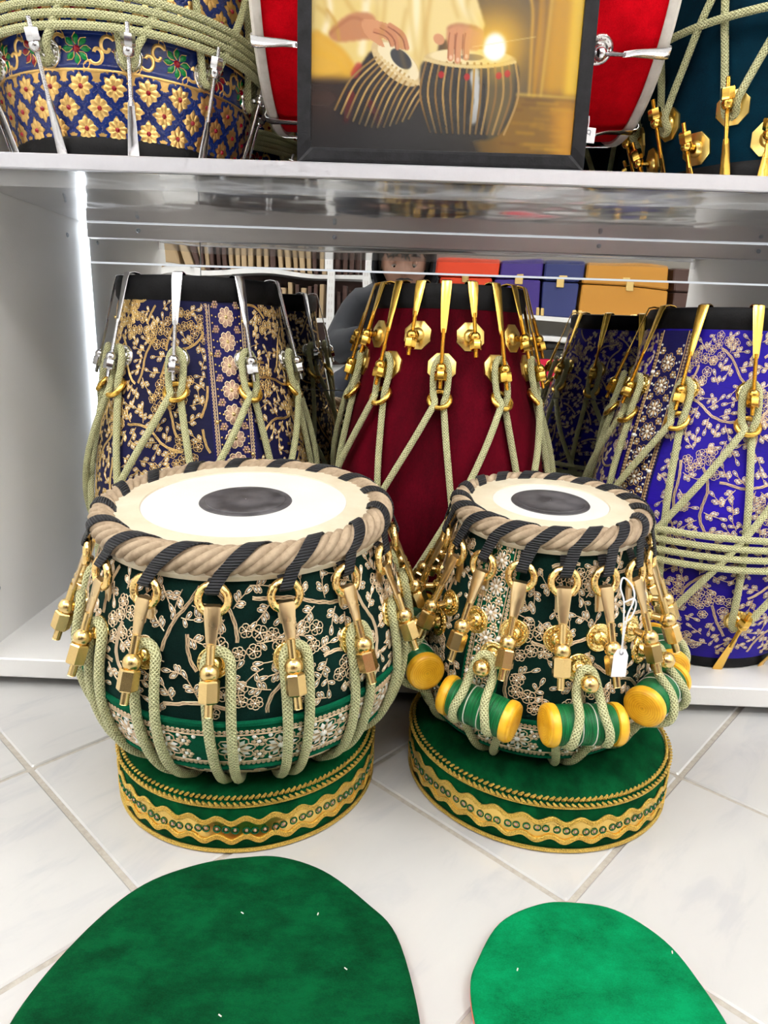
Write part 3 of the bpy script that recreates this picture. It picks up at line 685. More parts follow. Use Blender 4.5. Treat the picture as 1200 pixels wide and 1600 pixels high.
def fn_enamel(T, S):
    """raised gold flowers in scalloped blue enamel rings, with a scroll band"""
    ref = .118; sp = .0285; n = int(round(2*PI*ref/sp)); sp = 2*PI*ref/n
    F = Emb(); B = Emb(); z = .029; row = 0
    def octa(x, z_, R, mi, w, E):
        pts = []
        for k in range(32):
            a = 2*PI*k/32; rr = R*(1+.34*abs(math.cos(4*a))-.2); pts.append((x+rr*math.cos(a), z_+rr*math.sin(a)))
        E.rib(pts, w, .0006, True, mi)
    def star(x, z_, R, E, pm, cm, a0=0):
        for k in range(8): E.petal(x+.0006*math.cos(a0+k*PI/4), z_+.0006*math.sin(a0+k*PI/4), a0+k*PI/4, R, R*.62, pm)
        E.dot(x, z_, R*.26, .0022, cm, 8)
    zs = []
    while z < .34:
        if .064 < z < .119:
            z = .1195; row = 0; continue
        zs.append((z, row)); z += sp*.56; row += 1
    for z, row in zs:
        for k in range(n):
            x = (k+(.5 if row % 2 else 0))*sp; octa(x, z, sp*.395, 2, .0036, F); star(x, z, sp*.31, F, 0, 1, .1)
            octa(x+sp/2, z, sp*.075, 2, .002, F); 
    # scroll band
    F.rib([(2*PI*ref*i/120, .089) for i in range(121)], .030, .00004, False, 2)
    for zz in (.0735, .105): F.rib([(2*PI*ref*i/120, zz) for i in range(121)], .0022, .0014, False, 0); F.rib([(2*PI*ref*i/120, zz+(.003 if zz < .09 else -.003)) for i in range(121)], .003, .0005, False, 2)
    nb = 9; per = 2*PI*ref/nb
    for k in range(nb*2):
        x = k*per/2; r_ = k % 2
        for q in range(8): F.petal(x+.003*math.cos(q*PI/4), .089+.003*math.sin(q*PI/4), q*PI/4, .0085, .0048, 1 if r_ else 3, .002)
        F.dot(x, .089, .003, .0022, 3 if r_ else 1, 8)
        for q in range(8): F.rib([(x+(.003+.0095*t)*math.cos(q*PI/4)+.0030*math.sin(PI*t)*sg*-math.sin(q*PI/4), .089+(.003+.0095*t)*math.sin(q*PI/4)+.0030*math.sin(PI*t)*sg*math.cos(q*PI/4)) for sg in (1, -1) for t in (0, .3, .6, 1)][:4], .0007, .001, False, 0)
        for sg in (1, -1):
            cx = x+per/4; pts = []
            for i in range(16):
                t = i/15; a = sg*(PI*.2+t*5.2); R_ = .009*(1-t*.72); pts.append((cx+sg*(.0045+R_*math.cos(a)*.8), .089+sg*.003+R_*math.sin(a)))
            F.rib(pts, .0030, .0014, False, 0); F.leaf(pts[0][0], pts[0][1], sg*2.2, .008, .005, 0, None, .0014)
    F.build('raised_enamel_pattern', S, ref, ['goldpetal', 'redenamel', 'blueenamel', 'greenenamel'], T)
h0 = .400
G1 = 'barrel drums standing on the lower shelf'
dholak('barrel_drum', 'navy embroidered barrel drum with steel hooks and gold rings, left on the lower shelf', (-.225, .806, ZS), .397, CTRL(.084, .084, .125, .397), 'navy', 'steel', 9, 1, fn_navy, G1, plate='round', washer='washer_s', nbelt=0)
dholak('barrel_drum', 'plain maroon velvet barrel drum with octagonal gold plates, middle of the lower shelf', (.055, .806, ZS), .398, CTRL(.079, .082, .125, .398), 'maroon', 'brassy', 10, -6, None, G1, alternate=True, plate='octa', nbelt=0)
dholak('barrel_drum', 'royal blue embroidered barrel drum with yellow brass hooks, right on the lower shelf', (.370, .797, ZS), .384, CTRL(.083, .094, .131, .384), 'royal', 'brassy', 11, -43.5, fn_royal, G1, plate='round', beltz=(.130, .158), bshift=-8)
ZT = ZU+TU
CT2 = lambda rt, rb, rm, h: [(0, rb), (.03, rb+(rm-rb)*.3), (.07, rb+(rm-rb)*.72), (.11, rm-.003), (.15, rm), (.20, rm-.005), (.26, rm-(rm-rt)*.40), (.32, rm-(rm-rt)*.72), (h, rt)]
G2 = 'drums on the upper shelf'
dholak('barrel_drum', 'enamelled blue and gold flower-patterned barrel drum with steel hooks, left on the upper shelf', (-.292, .800, ZT), .397, CT2(.09, .106, .128, .397), 'goldenamel', 'steel', 11, 4, fn_enamel, G2, plate='round', washer='washer_s', beltz=(.103, .127), nbelt=4, zlo=.086)
dholak('barrel_drum', 'dark teal velvet barrel drum with octagonal gold plates, right on the upper shelf', (.385, .805, ZT), .397, CT2(.09, .115, .135, .397), 'teal', 'brassy', 12, -56.5, None, G2, alternate=True, plate='octa', beltz=(.14, .141), nbelt=1)

# ------------------------------------------------------------------ scarlet dhol lying on its side behind the picture
def dhol():
    X0, X1, R = -.145, .237, .141; L = X1-X0; c = ((X0+X1)/2, .823, .731)
    T = thing('side_drum', 'scarlet velvet two-headed drum lying on its side behind the framed picture', 'drum', c, (0, 0, 0), G2)
    Mx = Matrix.Rotation(PI/2, 4, 'Y')
    H = L/2; prof = [(R*(.965+.035*math.cos(PI*t/2)), H*t) for t in np.linspace(-.96, .96, 21)]
    ob('shell', MB().lathe(prof, 96, Mx), T, 'red')
    for s in (-1, 1):
        z = s*H; ob('hoop', MB().lathe([(R*.965, z-s*.010), (R*.99, z-s*.0105), (R*1.0, z-s*.008), (R*1.003, z-s*.003), (R*.985, z), (R*.955, z)], 96, Mx), T, 'whitehide')
        ob('drumhead', MB().lathe([(R*.96, z-s*.001), (R*.5, z-s*.001), (.0005, z-s*.001)], 64, Mx), T, 'whitehide')
    n = 10; zp = .128
    S = Surf([(-H*.96, R*.97), (-H*.5, R*.985), (0, R*1.0), (H*.5, R*.985), (H*.96, R*.97)])
    def side(s):
        m = MB(); rb_ = R*.99+.0072
        flatpath(m, [(R*.955, s*(H+.001)), (R*.985, s*(H+.0025)), (R*1.005, s*(H+.001)), (R*1.015, s*(H-.004)), (R*1.02, s*(H-.03)), (rb_, s*(H-.042))], [.009, .0095, .010, .010, .0065, .0050], .0018)
        rodm = rodmesh((rb_, s*(H-.040)), (rb_, s*(zp-.032)), .0023, .0011, 8)
        nut = hexnut(MB(), (rb_, s*(zp-.006)), (rb_, s*(zp-.019)), .0062); bl = MB(); ball(bl, pol(rb_, 0, s*zp), .0062); bl.tube([pol(S.R(0)-.006, 0, s*zp), pol(rb_, 0, s*zp)], .0036, 8)
        ws = washer_mesh(S, s*zp, .0135, 'round')
        return [x.mesh(nn, mm, True, 40) for x, nn, mm in ((m, 'hook', 'steel'), (rodm, 'threaded_rod', 'steel'), (nut, 'hex_nut', 'steel'), (bl, 'peg', 'steel'), (ws, 'washer', 'washer_s'))]
    for s in (-1, 1):
        ms = side(s)
        for k in range(n):
            # drum axis along X: stand the local axis up, then spin about X
            r = (Matrix.Rotation(2*PI*k/n+.72, 4, 'X') @ Matrix.Rotation(PI/2, 4, 'Y')).to_euler()
            o = ob('hook', ms[0], T, rot=r); ob('threaded_rod', ms[1], o); ob('hex_nut', ms[2], o); p = ob('peg', ms[3], T, rot=r); ob('washer', ms[4], p)
    rest = MB()
    for s in (-1, 1): rest.box((-.06, s*.05-.010, -.2065), (.06, s*.05+.010, -.138), bev=.002)
    rest.box((-.06, -.05, -.2065), (.06, .05, -.195))
    t = thing('drum_rest', 'low wooden rest under the scarlet drum, hidden behind the framed picture', 'stand', (c[0]-.02, c[1], c[2])); ob('cradle', rest, t, 'brown_wood', False)
    g = thing('price_tag', 'small lilac price tag hanging under the scarlet drum beside the picture frame', 'tag', (.1665, .700, .5635), (0, .05, .1))
    ob('card', MB().box((-.0075, -.0004, -.0065), (.0075, .0004, .0065), bev=.0003), g, 'paper', False)
    m = MB(); torus(m, (.001, -.0006, .0025), .0017, .00025, (0, 1, 0), 12, 5); m.box((.0022, -.0008, -.0004), (.0026, -.0004, .0022)); torus(m, (-.0045, -.0006, .002), .001, .00025, (0, 1, 0), 10, 5); m.box((-.0054, -.0008, -.0004), (-.005, -.0004, .003))
    ob('written_price', m, g, 'ink', False)
    ob('string', MB().tube([(0, 0, .006), (.001, .003, .012), (.002, .008, .018)], .0005, 6), g, 'string')
dhol()

# ------------------------------------------------------------------ tablas
def wraps(T, Rm, rm, zc, n, name, mt, skew, width, bulge=1.0, th0=-.3, th1=2.3*PI/1.6, start=0, extra=None, every=None):
    """lacing turned round the rim: one slanted band, shared mesh"""
    m = MB(); rows = []; uv = []; K = 13
    for i in range(K+1):
        t = i/K; th = th0+(th1-th0)*t; row = []
        for j in range(5):
            s = j/4-.5; rr = rm*(1+.16*bulge*math.cos(PI*s)); ph = skew*(t-.5)+s*width/Rm
            row.append(pol(Rm+rr*math.cos(th), ph, zc+rr*math.sin(th)))
        rows.append(row); uv += [(j/4, t*(th1-th0)*rm) for j in range(5)]
    m.grid(rows, uv); me = m.mesh(name, mt)
    for k in range(n):
        if every and k % every == 0: continue
        ob(name, me, T, rot=(0, 0, start+2*PI*k/n+random.uniform(-.006, .006)))
def strapmesh(Rm, rm, zc, width, skew, ring):
    """ribbed webbing: over the rim at a slant, down through the ring and back"""
    rr = rm*1.28; pts = []
    for th in np.linspace(2.75, -.35, 15): pts.append((Rm+rr*math.cos(th), zc+rr*math.sin(th)))
    a = pts[-1]; r0, z0 = ring
    for t in (.35, .7, 1.0): pts.append((a[0]+(r0+.001-a[0])*t, a[1]+(z0+.0015-a[1])*t))
    pts += [(r0-.0015, z0-.001), (r0-.0045, z0+.001), (r0-.006, z0+.006), (Rm+rm*.3, zc-rm*1.1)]
    N = len(pts); m = MB(); th_ = .0007; rows = []; uv = []; L = 0
    for i, (r, z) in enumerate(pts):
        t = i/(N-1); ph = skew*(1-min(1, t/.80))
        q0 = pts[max(0, i-1)]; q1 = pts[min(N-1, i+1)]; d = Vector((q1[0]-q0[0], q1[1]-q0[1])).normalized(); nr = (d[1]*-1, d[0]); 
        if i: L += math.hypot(r-pts[i-1][0], z-pts[i-1][1])
        wd = width*(1-.42*max(0, t-.45)*1.8)
        cs = [(-.5, th_*0), (-.45, th_), (0, th_*1.25), (.45, th_), (.5, 0), (.45, -th_), (0, -th_), (-.45, -th_)]
        row = [pol(r-nr[0]*0+(-nr[0])*h, ph+s*wd/r, z-nr[1]*h) for s, h in cs]
        rows.append(row); uv += [(s, L) for s, h in cs]
    m.grid(rows, uv, False, True); return m
def tabla(nm, label, loc, tilt, ctrl, H, Rm, rm, head, nh, off, zring, rring, ball_rz, hookw, base_mat, group):
    T = thing(nm, label, 'drum', loc, (tilt, 0, 0), group)
    S = Surf(ctrl); zc = H-rm*.55
    ob('shell', MB().lathe([(.001, .001)]+[(r, z) for r, z in S.prof], 96), T, base_mat, ang=70)
    hd = ob('drumhead', MB().lathe([(Rm-rm*.2, H-.001), (head[0], H), (head[1]+.001, H+.0004), (.0005, H+.0004)], 96), T, 'skin_w', label='white goatskin drumhead')
    ob('outer_skin_ring', MB().lathe([(Rm+rm*.1, H-.004), (Rm-rm*.3, H-.0004), (head[0]+.001, H+.0012), (head[1]+.0008, H+.0014), (head[1], H+.0004)], 96), hd, 'skin_o')
    r_ = head[2]; ob('tuning_paste', MB().lathe([(r_, H+.0004), (r_-.0006, H+.0012), (r_*.86, H+.0015), (r_*.85, H+.0019), (r_*.5, H+.0022), (.0005, H+.0023)], 64), hd, 'paste')
    ob('skin_flap', MB().lathe([(Rm+rm*.55, zc-rm*.5), (Rm+rm*.75, zc-rm*1.0), (Rm+rm*.55, zc-rm*1.45), (Rm+rm*.2, zc-rm*1.5)], 96), T, 'skin_o')
    core = MB().lathe([(Rm+rm*.9*math.cos(a), zc+rm*.9*math.sin(a)) for a in np.linspace(0, 2*PI, 13)], 80); ob('rim_core', core, T, 'wrap')
    return T, S, zc
def hooks(T, S, nh, off, zc, Rm, rm, zring, rring, bz, br, hw, strap_w, skew, wR=.0112, ringR=.0097, lean=0, rodext=.012):
    step = 2*PI/nh
    sm = strapmesh(Rm, rm, zc, strap_w, skew, (rring+.0028, zring+ringR-.0048)).mesh('strap', 'strap')
    rg = MB(); torus(rg, pol(rring+.001, 0, zring), ringR, .0028, (0, -1, .18), 30, 10); rg = rg.mesh('ring', 'goldring')
    A = (rring+.0045, zring-ringR+.0035); d = (br-A[0], bz-A[1]); L = math.hypot(*d); u = (d[0]/L, d[1]/L); at = lambda t: (A[0]+u[0]*t, A[1]+u[1]*t)
    fl = L*.54; hk = MB()
    flatpath(hk, [(A[0]-.0055, A[1]-.020), (A[0]-.007, A[1]-.008), (A[0]-.0065, A[1]-.001), (A[0]-.0035, A[1]+.0018), (A[0]-.0008, A[1]+.0016), at(.0015), at(fl*.4), at(fl*.8), at(fl), at(fl+.003)], [.0075, .009, .0098, .0104, .0108, .0110, .0095, .0075, .0066, .006], .0022)
    hk = hk.mesh('hook', 'strapgold', True, 45)
    rod = rodmesh(at(fl), at(L+.016+rodext), .0031, .00115, 10).mesh('threaded_rod', hw, True)
    nut = hexnut(MB(), at(L+.0045), at(L+.019), .0070, 6, PI/6).mesh('hex_nut', hw, True, 30)
    pg = MB(); ball(pg, pol(br, 0, bz), .0064, 16); pg.lathe([(.0045, 0), (.005, .0008), (.0045, .0016)], 14, Matrix.Translation(pol(*(lambda q: (q[0], 0, q[1]))(at(L+.0045)))) @ Matrix.Rotation(0, 4, 'X')); pg.tube([pol(S.R(bz)-.002, 0, bz), pol(br-.003, 0, bz)], .0031, 10)
    pg = pg.mesh('peg', hw, True)
    ws = washer_mesh(S, bz, wR, 'round').mesh('washer', 'washer')
    for k in range(nh):
        ph = off+k*step; j = random.uniform(-.02, .02)
        ob('strap', sm, T, rot=(0, 0, ph+.0)); ob('ring', rg, T, rot=(0, 0, ph+j*.2))
        h = ob('hook', hk, T, rot=(0, 0, ph+j*.2)); ob('threaded_rod', rod, h); ob('hex_nut', nut, h)
        p = ob('peg', pg, T, rot=(0, 0, ph)); ob('washer', ws, p)
def loopmesh(S, zp, off_, r, z_end, spread, dtop=.0062, gap=None, bulge=None, zjit=0):
    """cord over a peg, both strands running down the shell and under the base"""
    zs = np.linspace(z_end, zp-.004, 14); side = []
    for z in zs:
        t = (z-z_end)/(zp-z_end); o = off_+(bulge(z) if bulge else 0)
        side.append((spread*(1-t)+(dtop/S.R(zp))*t, z, o))
    R_ = [S.P(a, z, o) for a, z, o in side]; L_ = [S.P(-a, z, o) for a, z, o in side]
    da = dtop/S.R(zp); ot = off_+(bulge(zp) if bulge else 0)
    top = [S.P(da*.95, zp+.002, ot), S.P(da*.6, zp+.0068, ot), S.P(0, zp+.0085, ot), S.P(-da*.6, zp+.0068, ot), S.P(-da*.95, zp+.002, ot)]
    e = S.R(z_end); und = lambda sg: pol(e-.012, sg*spread, z_end-.004)
    path = [und(1)]+R_+top+L_[::-1]+[und(-1)]
    return MB().tube([Vector(p) for p in crom([tuple(p) for p in path], 3)], r, 10)
ZST = .046
def bass():
    ctrl = [(0, .060), (.006, .078), (.014, .093), (.026, .108), (.042, .1195), (.062, .127), (.082, .1305), (.100, .1305), (.118, .128), (.136, .1235), (.154, .1175), (.170, .1115), (.183, .1075), (.190, .1055)]
    H = .199; Rm, rm = .1070, .0088
    T, S, zc = tabla('bass_tabla', 'wide bowl-shaped tabla in dark green velvet with large white head, on the left', (-.1170, .547, ZST+.002), .088, ctrl, H, Rm, rm, (.1020, .0800, .0366), 12, 0, 0, 0, 0, 0, 'green_dark', 'pair of green tablas')
    wraps(T, Rm, rm*.93, zc, 66, 'rim_wrap', 'wrap', .36, .0118, 2.0, -.9, 2.6)
    off = math.radians(1.5)
    hooks(T, S, 16, off, zc, Rm, rm, .1725, .1190, .1290, .1385, 'brass', .0128, .34)
    rp = loopmesh(S, .1290, .0050, .0036, .010, .045, .0080).mesh('rope', 'rope')
    for k in range(16): ob('rope', rp, T, rot=(0, 0, off+2*PI*k/16+.028))
    rng = random.Random(11); ref = .122
    floral(S, ref, .088, .181, rng).build('embroidery', S, ref, ['thread_p', 'bead'], T)
    floral(S, .10, .006, .036, rng, dens=.6).build('embroidery', S, .10, ['thread_p', 'bead'], T)
    # lace band
    z0, z1 = .042, .086; m = MB(); rows = [[S.P(2*PI*i/120, z0+(z1-z0)*j/8, .0009) for j in range(9)] for i in range(120)]
    m.grid(rows, None, True); b = ob('lace_band', m, T, 'green_trim')
    for zz in (z0, z1): ob('lace_edge', MB().tube([S.P(2*PI*i/120, zz-.001, .0012) for i in range(120)], .0022, 6, True), b, 'green_trim')
    E = Emb(); Lr = 2*PI*ref; lace(E, Lr, .036, lambda s, t: (s, .0615+t), 0, 1, 0, ring=.0016, fl=1.0); E.v = [(x, z, h+.0010) for x, z, h in E.v]; E.build('lace_motifs', S, ref, ['thread_p', 'bead'], b)
    return T, S
def treble():
    ctrl = [(0, .066), (.006, .080), (.016, .090), (.030, .0965), (.046, .0995), (.064, .0985), (.084, .0955), (.110, .0905), (.138, .0845), (.162, .0785), (.180, .0745), (.189, .0725)]
    H = .2005; Rm, rm = .0735, .0074
    T, S, zc = tabla('treble_tabla', 'narrow tapering tabla in dark green velvet with green wooden tuning dowels, right on its stand', (.1320, .578, ZST+.002), .093, ctrl, H, Rm, rm, (.0675, .0475, .0325), 14, 0, 0, 0, 0, 0, 'green_dark', 'pair of green tablas')
    wraps(T, Rm, rm*.93, zc, 50, 'rim_wrap', 'wrap', .44, .0108, 2.0, -.9, 2.6)
    off = math.radians(-2.2)
    hooks(T, S, 17, off, zc, Rm, rm, .1680, .0845, .1220, .1060, 'brass', .0120, .42)
    # stitch holes round the skin
    st = MB()
    for k in range(52):
        a = 2*PI*k/52; c = pol(Rm-rm*.75, a, H+.0004); ball(st, c, .0011, 5)
    ob('stitch_holes', st, T, 'strap')
    rng = random.Random(12); ref = .090
    ph = [math.radians(a) for a in (-37, 143)]; W = .028
    floral(S, ref, .062, .183, rng, [(p-W/2/ref-.02, p+W/2/ref+.02) for p in ph]).build('embroidery', S, ref, ['thread_p', 'bead'], T)
    lace_vertical(T, S, ref, ph, W, .060, .185, 'green_trim', ['thread_p', 'bead'], 1.0)
    z0, z1 = .018, .054; m = MB(); rows = [[S.P(2*PI*i/120, z0+(z1-z0)*j/8, .0012) for j in range(9)] for i in range(120)]
    m.grid(rows, None, True); b = ob('lace_band', m, T, 'green_trim')
    for zz in (z0, z1): ob('lace_edge', MB().tube([S.P(2*PI*i/120, zz, .0012) for i in range(120)], .0018, 6, True), b, 'green_trim')
    E = Emb(); lace(E, 2*PI*.0985, .032, lambda s, t: (s, .036+t), 0, 1, 0, ring=.0016, fl=1.0); E.v = [(x, z, h+.0012) for x, z, h in E.v]; E.build('lace_motifs', S, .0985, ['thread_p', 'bead'], b)
    # lower pegs, cords and dowels
    o2 = math.radians(8.5); n = 9; zp = .1000; rp = .1150; Rd = .0150; Ld = .059; zd = .066; rd = S.R(zd)+Rd+.0005
    ws = washer_mesh(S, zp, .0115, 'round').mesh('washer', 'washer')
    pg = MB(); ball(pg, pol(rp, 0, zp), .0068, 16); pg.tube([pol(S.R(zp)-.002, 0, zp), pol(rp-.002, 0, zp)], .0036, 10); pg = pg.mesh('peg', 'brass')
    # cords: from peg over the dowel and under the base
    def cord(sg):
        x0, x1, x2 = sg*.0070, sg*.0135, sg*.030
        P = lambda r, x, z: Vector((x, -math.sqrt(max(0, r*r-x*x)), z))
        ro = rd+Rd+.0034
        return [P(rp-.004, x0, zp-.001), P(rp-.0005, x0*1.25, zp-.009), P(ro-.006, x0*1.35, zd+Rd*.95), P(ro, x1*.95, zd+.003), P(ro-.003, x1*1.05, zd-Rd*.6), P(S.R(.038)+.012, x1*1.1, zd-Rd*1.35), P(S.R(.03)+.0075, x1, .035), P(S.R(.016)+.005, x1*.6, .016), P(S.R(.006)+.001, x1*.3, .004), P(S.R(0)-.008, x1*.1, -.001)]
    top = [Vector((sx*.0045, -(rp-.0075), zp+.0055)) for sx in (1, -1)]
    path = cord(1)[::-1]+[top[0], Vector((0, -(rp-.0075), zp+.0078)), top[1]]+cord(-1)
    cm = MB().tube([Vector(p) for p in crom([tuple(p) for p in path], 4)], .0034, 10).mesh('rope', 'rope')
    # dowel lies along local Y of its own frame (tangential)
    body = MB().lathe([(Rd*.92, -Ld/2+.006), (Rd, -Ld/2+.009), (Rd*1.01, 0), (Rd, Ld/2-.009), (Rd*.92, Ld/2-.006)], 32, Matrix.Rotation(PI/2, 4, 'X')).mesh('dowel', 'greenthread')
    cap = MB()
    cap.lathe([(Rd*.9, .0), (Rd*1.05, .0008), (Rd*1.08, .003), (Rd*1.06, .0062), (Rd*.97, .0082), (Rd*.8, .0088), (Rd*.3, .0086), (.0003, .0085)], 36); 
    c1 = cap; capA = MB(); capA.v = [(x, Ld/2-.0075+z, -y) for x, y, z in cap.v]; capA.f = [tuple(f) for f in cap.f]; capA.uv = cap.uv; capA.mi = cap.mi
    capB = MB(); capB.v = [(x, -(Ld/2-.0075+z), y) for x, y, z in cap.v]; capB.f = cap.f; capB.uv = cap.uv; capB.mi = cap.mi
    capA = capA.mesh('end_cap', 'yellowwood', True, 50); capB = capB.mesh('end_cap', 'yellowwood', True, 50)
    bands = MB()
    for y in (-.005, .006): bands.tube([(Rd*1.015*math.cos(a), y, Rd*1.015*math.sin(a)) for a in np.linspace(0, 2*PI, 28, endpoint=False)], .0005, 5, True)
    bands = bands.mesh('cream_stripe', 'cream_plastic')
    for k in range(n):
        ph = o2+2*PI*k/n; p = ob('peg', pg, T, rot=(0, 0, ph)); ob('washer', ws, p); ob('rope', cm, T, rot=(0, 0, ph))
        c = pol(rd, ph, zd+(.004 if k % 2 else -.002)); d = ob('tuning_dowel', body, T, loc=c, rot=(0, random.uniform(-.06, .06), ph+PI/2))
        d.rotation_euler = (Matrix.Rotation(ph, 3, 'Z') @ Matrix.Rotation(random.uniform(-.08, .08), 3, 'Y') @ Matrix.Rotation(PI/2, 3, 'Z')).to_euler()
        ob('end_cap', capA, d); ob('end_cap', capB, d); ob('cream_stripe', bands, d)
    return T, S
bass(); treble()
# price tag tied to a ring of the treble tabla
def price_tag():
    g = thing('price_tag', 'small blank white price tag hanging by string from the right green tabla', 'tag', (.162, .437, .164), (0, 0, .1))
    m = MB(); w2, h2 = .0052, .0105
    out = [(-w2, -h2), (w2, -h2), (w2, h2*.55), (w2*.55, h2), (-w2*.55, h2), (-w2, h2*.55)]
    o = [(x, -.0003, z) for x, z in out]+[(x, .0003, z) for x, z in out]
    m.add(o, [(0, 1, 2, 3, 4, 5), (11, 10, 9, 8, 7, 6)]+[(i, i+6, (i+1) % 6+6, (i+1) % 6) for i in range(6)]); ob('card', m, g, 'paper', False)
    ob('eyelet', torus(MB(), (0, -.0004, .0075), .0011, .0003, (0, 1, 0), 12, 6), g, 'ink')
    pts = [(0, -.0008, .0075), (-.0008, -.001, .02), (-.002, -.001, .035), (-.0025, .001, .046), (-.0045, .004, .054), (-.002, .007, .060), (.003, .004, .056), (.0045, .001, .050), (.003, -.001, .044), (.001, -.001, .038), (0, -.001, .03), (-.0006, -.0008, .0078)]
    ob('string', MB().tube(crom(pts, 5), .0006, 6), g, 'string')
    pts = [(-.0022, 0, .045), (.004, .0, .0475), (.0065, .001, .042), (.003, -.001, .034), (-.001, -.001, .031)]
    ob('string', MB().tube(crom(pts, 5), .0006, 6), g, 'string')
price_tag()
# ------------------------------------------------------------------ velvet stands
def stand(label, cx, cy, R, seed, hue):
    T = thing('drum_stand', label, 'stand', (cx, cy, 0), (0, 0, seed*.7), 'round velvet drum stands')
    h = ZST; prof = [(.001, .001), (R-.004, .0), (R-.001, .003), (R, .010), (R+.0005, .022), (R-.001, h-.006), (R-.005, h-.001), (R-.012, h), (R*.72, h-.0005), (R*.5, h-.004), (.001, h-.006)]
    ob('cushion', MB().lathe(prof, 120), T, 'green', ang=60)
    P = lambda a, z, o=0: pol(R+.0006+o, a, z)
    # plaited gold braid round the top edge: two rows of little slanted links
    lk_ = MB(); N = 150
    for row, zz, rr in ((0, h-.0035, R-.0005), (1, h-.0008, R-.0040)):
        for k in range(N):
            a = 2*PI*(k+row*.5)/N; s_ = 1 if row else -1
            lk_.tube([pol(rr+.0014, a-.016, zz-.0014*s_), pol(rr+.0024, a, zz), pol(rr+.0014, a+.020, zz+.0016*s_)], [.0008, .0013, .0008], 5)
    ob('gold_braid', lk_, T, 'goldbraid', kind='stuff')
    ob('gold_braid_cord', MB().tube([pol(R+.0006, 2*PI*i/120, h-.0062) for i in range(120)], .0009, 6, True), T, 'goldbraid')
    ob('bottom_cord', MB().tube([pol(R+.0006, 2*PI*i/160, .0022) for i in range(160)], .0016, 6, True), T, 'goldbraid')
    nw = 33; Nn = nw*14; wz = lambda i: .0022*math.sin(2*PI*i/14)
    rows = [[P(2*PI*i/Nn, .0205+wz(i)+.0072*s, .0004) for s in (-1, -.5, 0, .5, 1)] for i in range(Nn)]
    b = ob('foil_ribbon', MB().grid(rows, None, True), T, 'goldfoil')
    for s in (-1, 1):
        for d in (-.0012, .0, .0012):
            ob('scalloped_cord', MB().tube([P(2*PI*i/Nn, .0205+wz(i)+.0078*s+d, .0009) for i in range(Nn)], .0010, 5, True), b, 'goldbraid')
    rg = MB(); ds = MB(); nr = 96
    for k in range(nr):
        a = 2*PI*k/nr+.006*math.sin(k*2.3); zz = .0200+.0012*math.sin(k*.6+seed); n_ = Vector((math.sin(a), -math.cos(a), 0))
        torus(rg, P(a, zz, .0009), .0026, .00045, n_, 14, 4); ball(ds, P(a, zz, .0004), .0013, 6)
    ob('sequin_rings', rg, b, 'green_trim', kind='stuff'); ob('sequins', ds, b, 'pink', kind='stuff')
stand('round green velvet stand with gold braid under the wide bass tabla', -.1187, .5383, .1085, 1, 0)
stand('round green velvet stand with gold braid under the narrow treble tabla', .138, .5574, .1125, 2, 0)
# ------------------------------------------------------------------ velvet covers on the floor
def cover(label, pts, mt, z0=.004, seed=0):
    ptsS = crom(pts, 6, True); n = len(ptsS); cx = sum(p[0] for p in ptsS)/n; cy = sum(p[1] for p in ptsS)/n
    T = thing('velvet_cover', label, 'cover', (cx, cy, 0), (0, 0, 0), 'round velvet drum covers')
    rng = random.Random(seed); zt = z0+.0035
    def ring(s, z, wob=0): return [Vector(((p[0]-cx)*s, (p[1]-cy)*s, z+wob*math.sin(i*.35+seed))) for i, p in enumerate(ptsS)]
    rows = [ring(1.0, z0+.0012, .0004), ring(1.002, z0+.0026, .0004), ring(.995, zt, .0004), ring(.97, zt+.0008, .0003), ring(.8, zt+.001), ring(.5, zt+.0012), ring(.0005, zt+.0012)]
    ob('velvet_top', MB().grid(rows, None, False, True), T, mt)
    rows = [ring(.1, .0004), ring(.97, .0004), ring(.998, .0012), ring(1.002, z0+.0012, .0004), ring(.99, z0+.0022)]
    ob('lining', MB().grid(rows, None, False, True), T, 'orangecloth', label='coral pink lining showing at the edge')
    ln = MB()
    for k in range(5):
        a, r = rng.uniform(0, 6.28), rng.uniform(.02, .08); x, y = r*math.cos(a), r*math.sin(a); b_ = rng.uniform(0, 6)
        ln.tube([(x, y, zt+.0017), (x+.002*math.cos(b_), y+.002*math.sin(b_), zt+.002)], .0004, 4)
    ob('lint', ln, T, 'cream_plastic', kind='stuff')
cover('large round dark green velvet cover lying on the tiles, bottom left', [(.026, .302), (.013, .357), (-.008, .383), (-.039, .408), (-.073, .420), (-.100, .418), (-.129, .409), (-.161, .389), (-.181, .358), (-.195, .313), (-.197, .275), (-.180, .235), (-.145, .205), (-.09, .193), (-.03, .205), (.010, .240), (.024, .270)], 'green', seed=1)
cover('smaller bright green velvet cover with coral edge lying on the tiles, bottom right', [(.057, .323), (.063, .341), (.081, .370), (.109, .386), (.132, .390), (.161, .385), (.186, .361), (.197, .330), (.201, .300), (.195, .27), (.17, .245), (.13, .235), (.09, .245), (.065, .27), (.058, .298)], 'green2', seed=2)

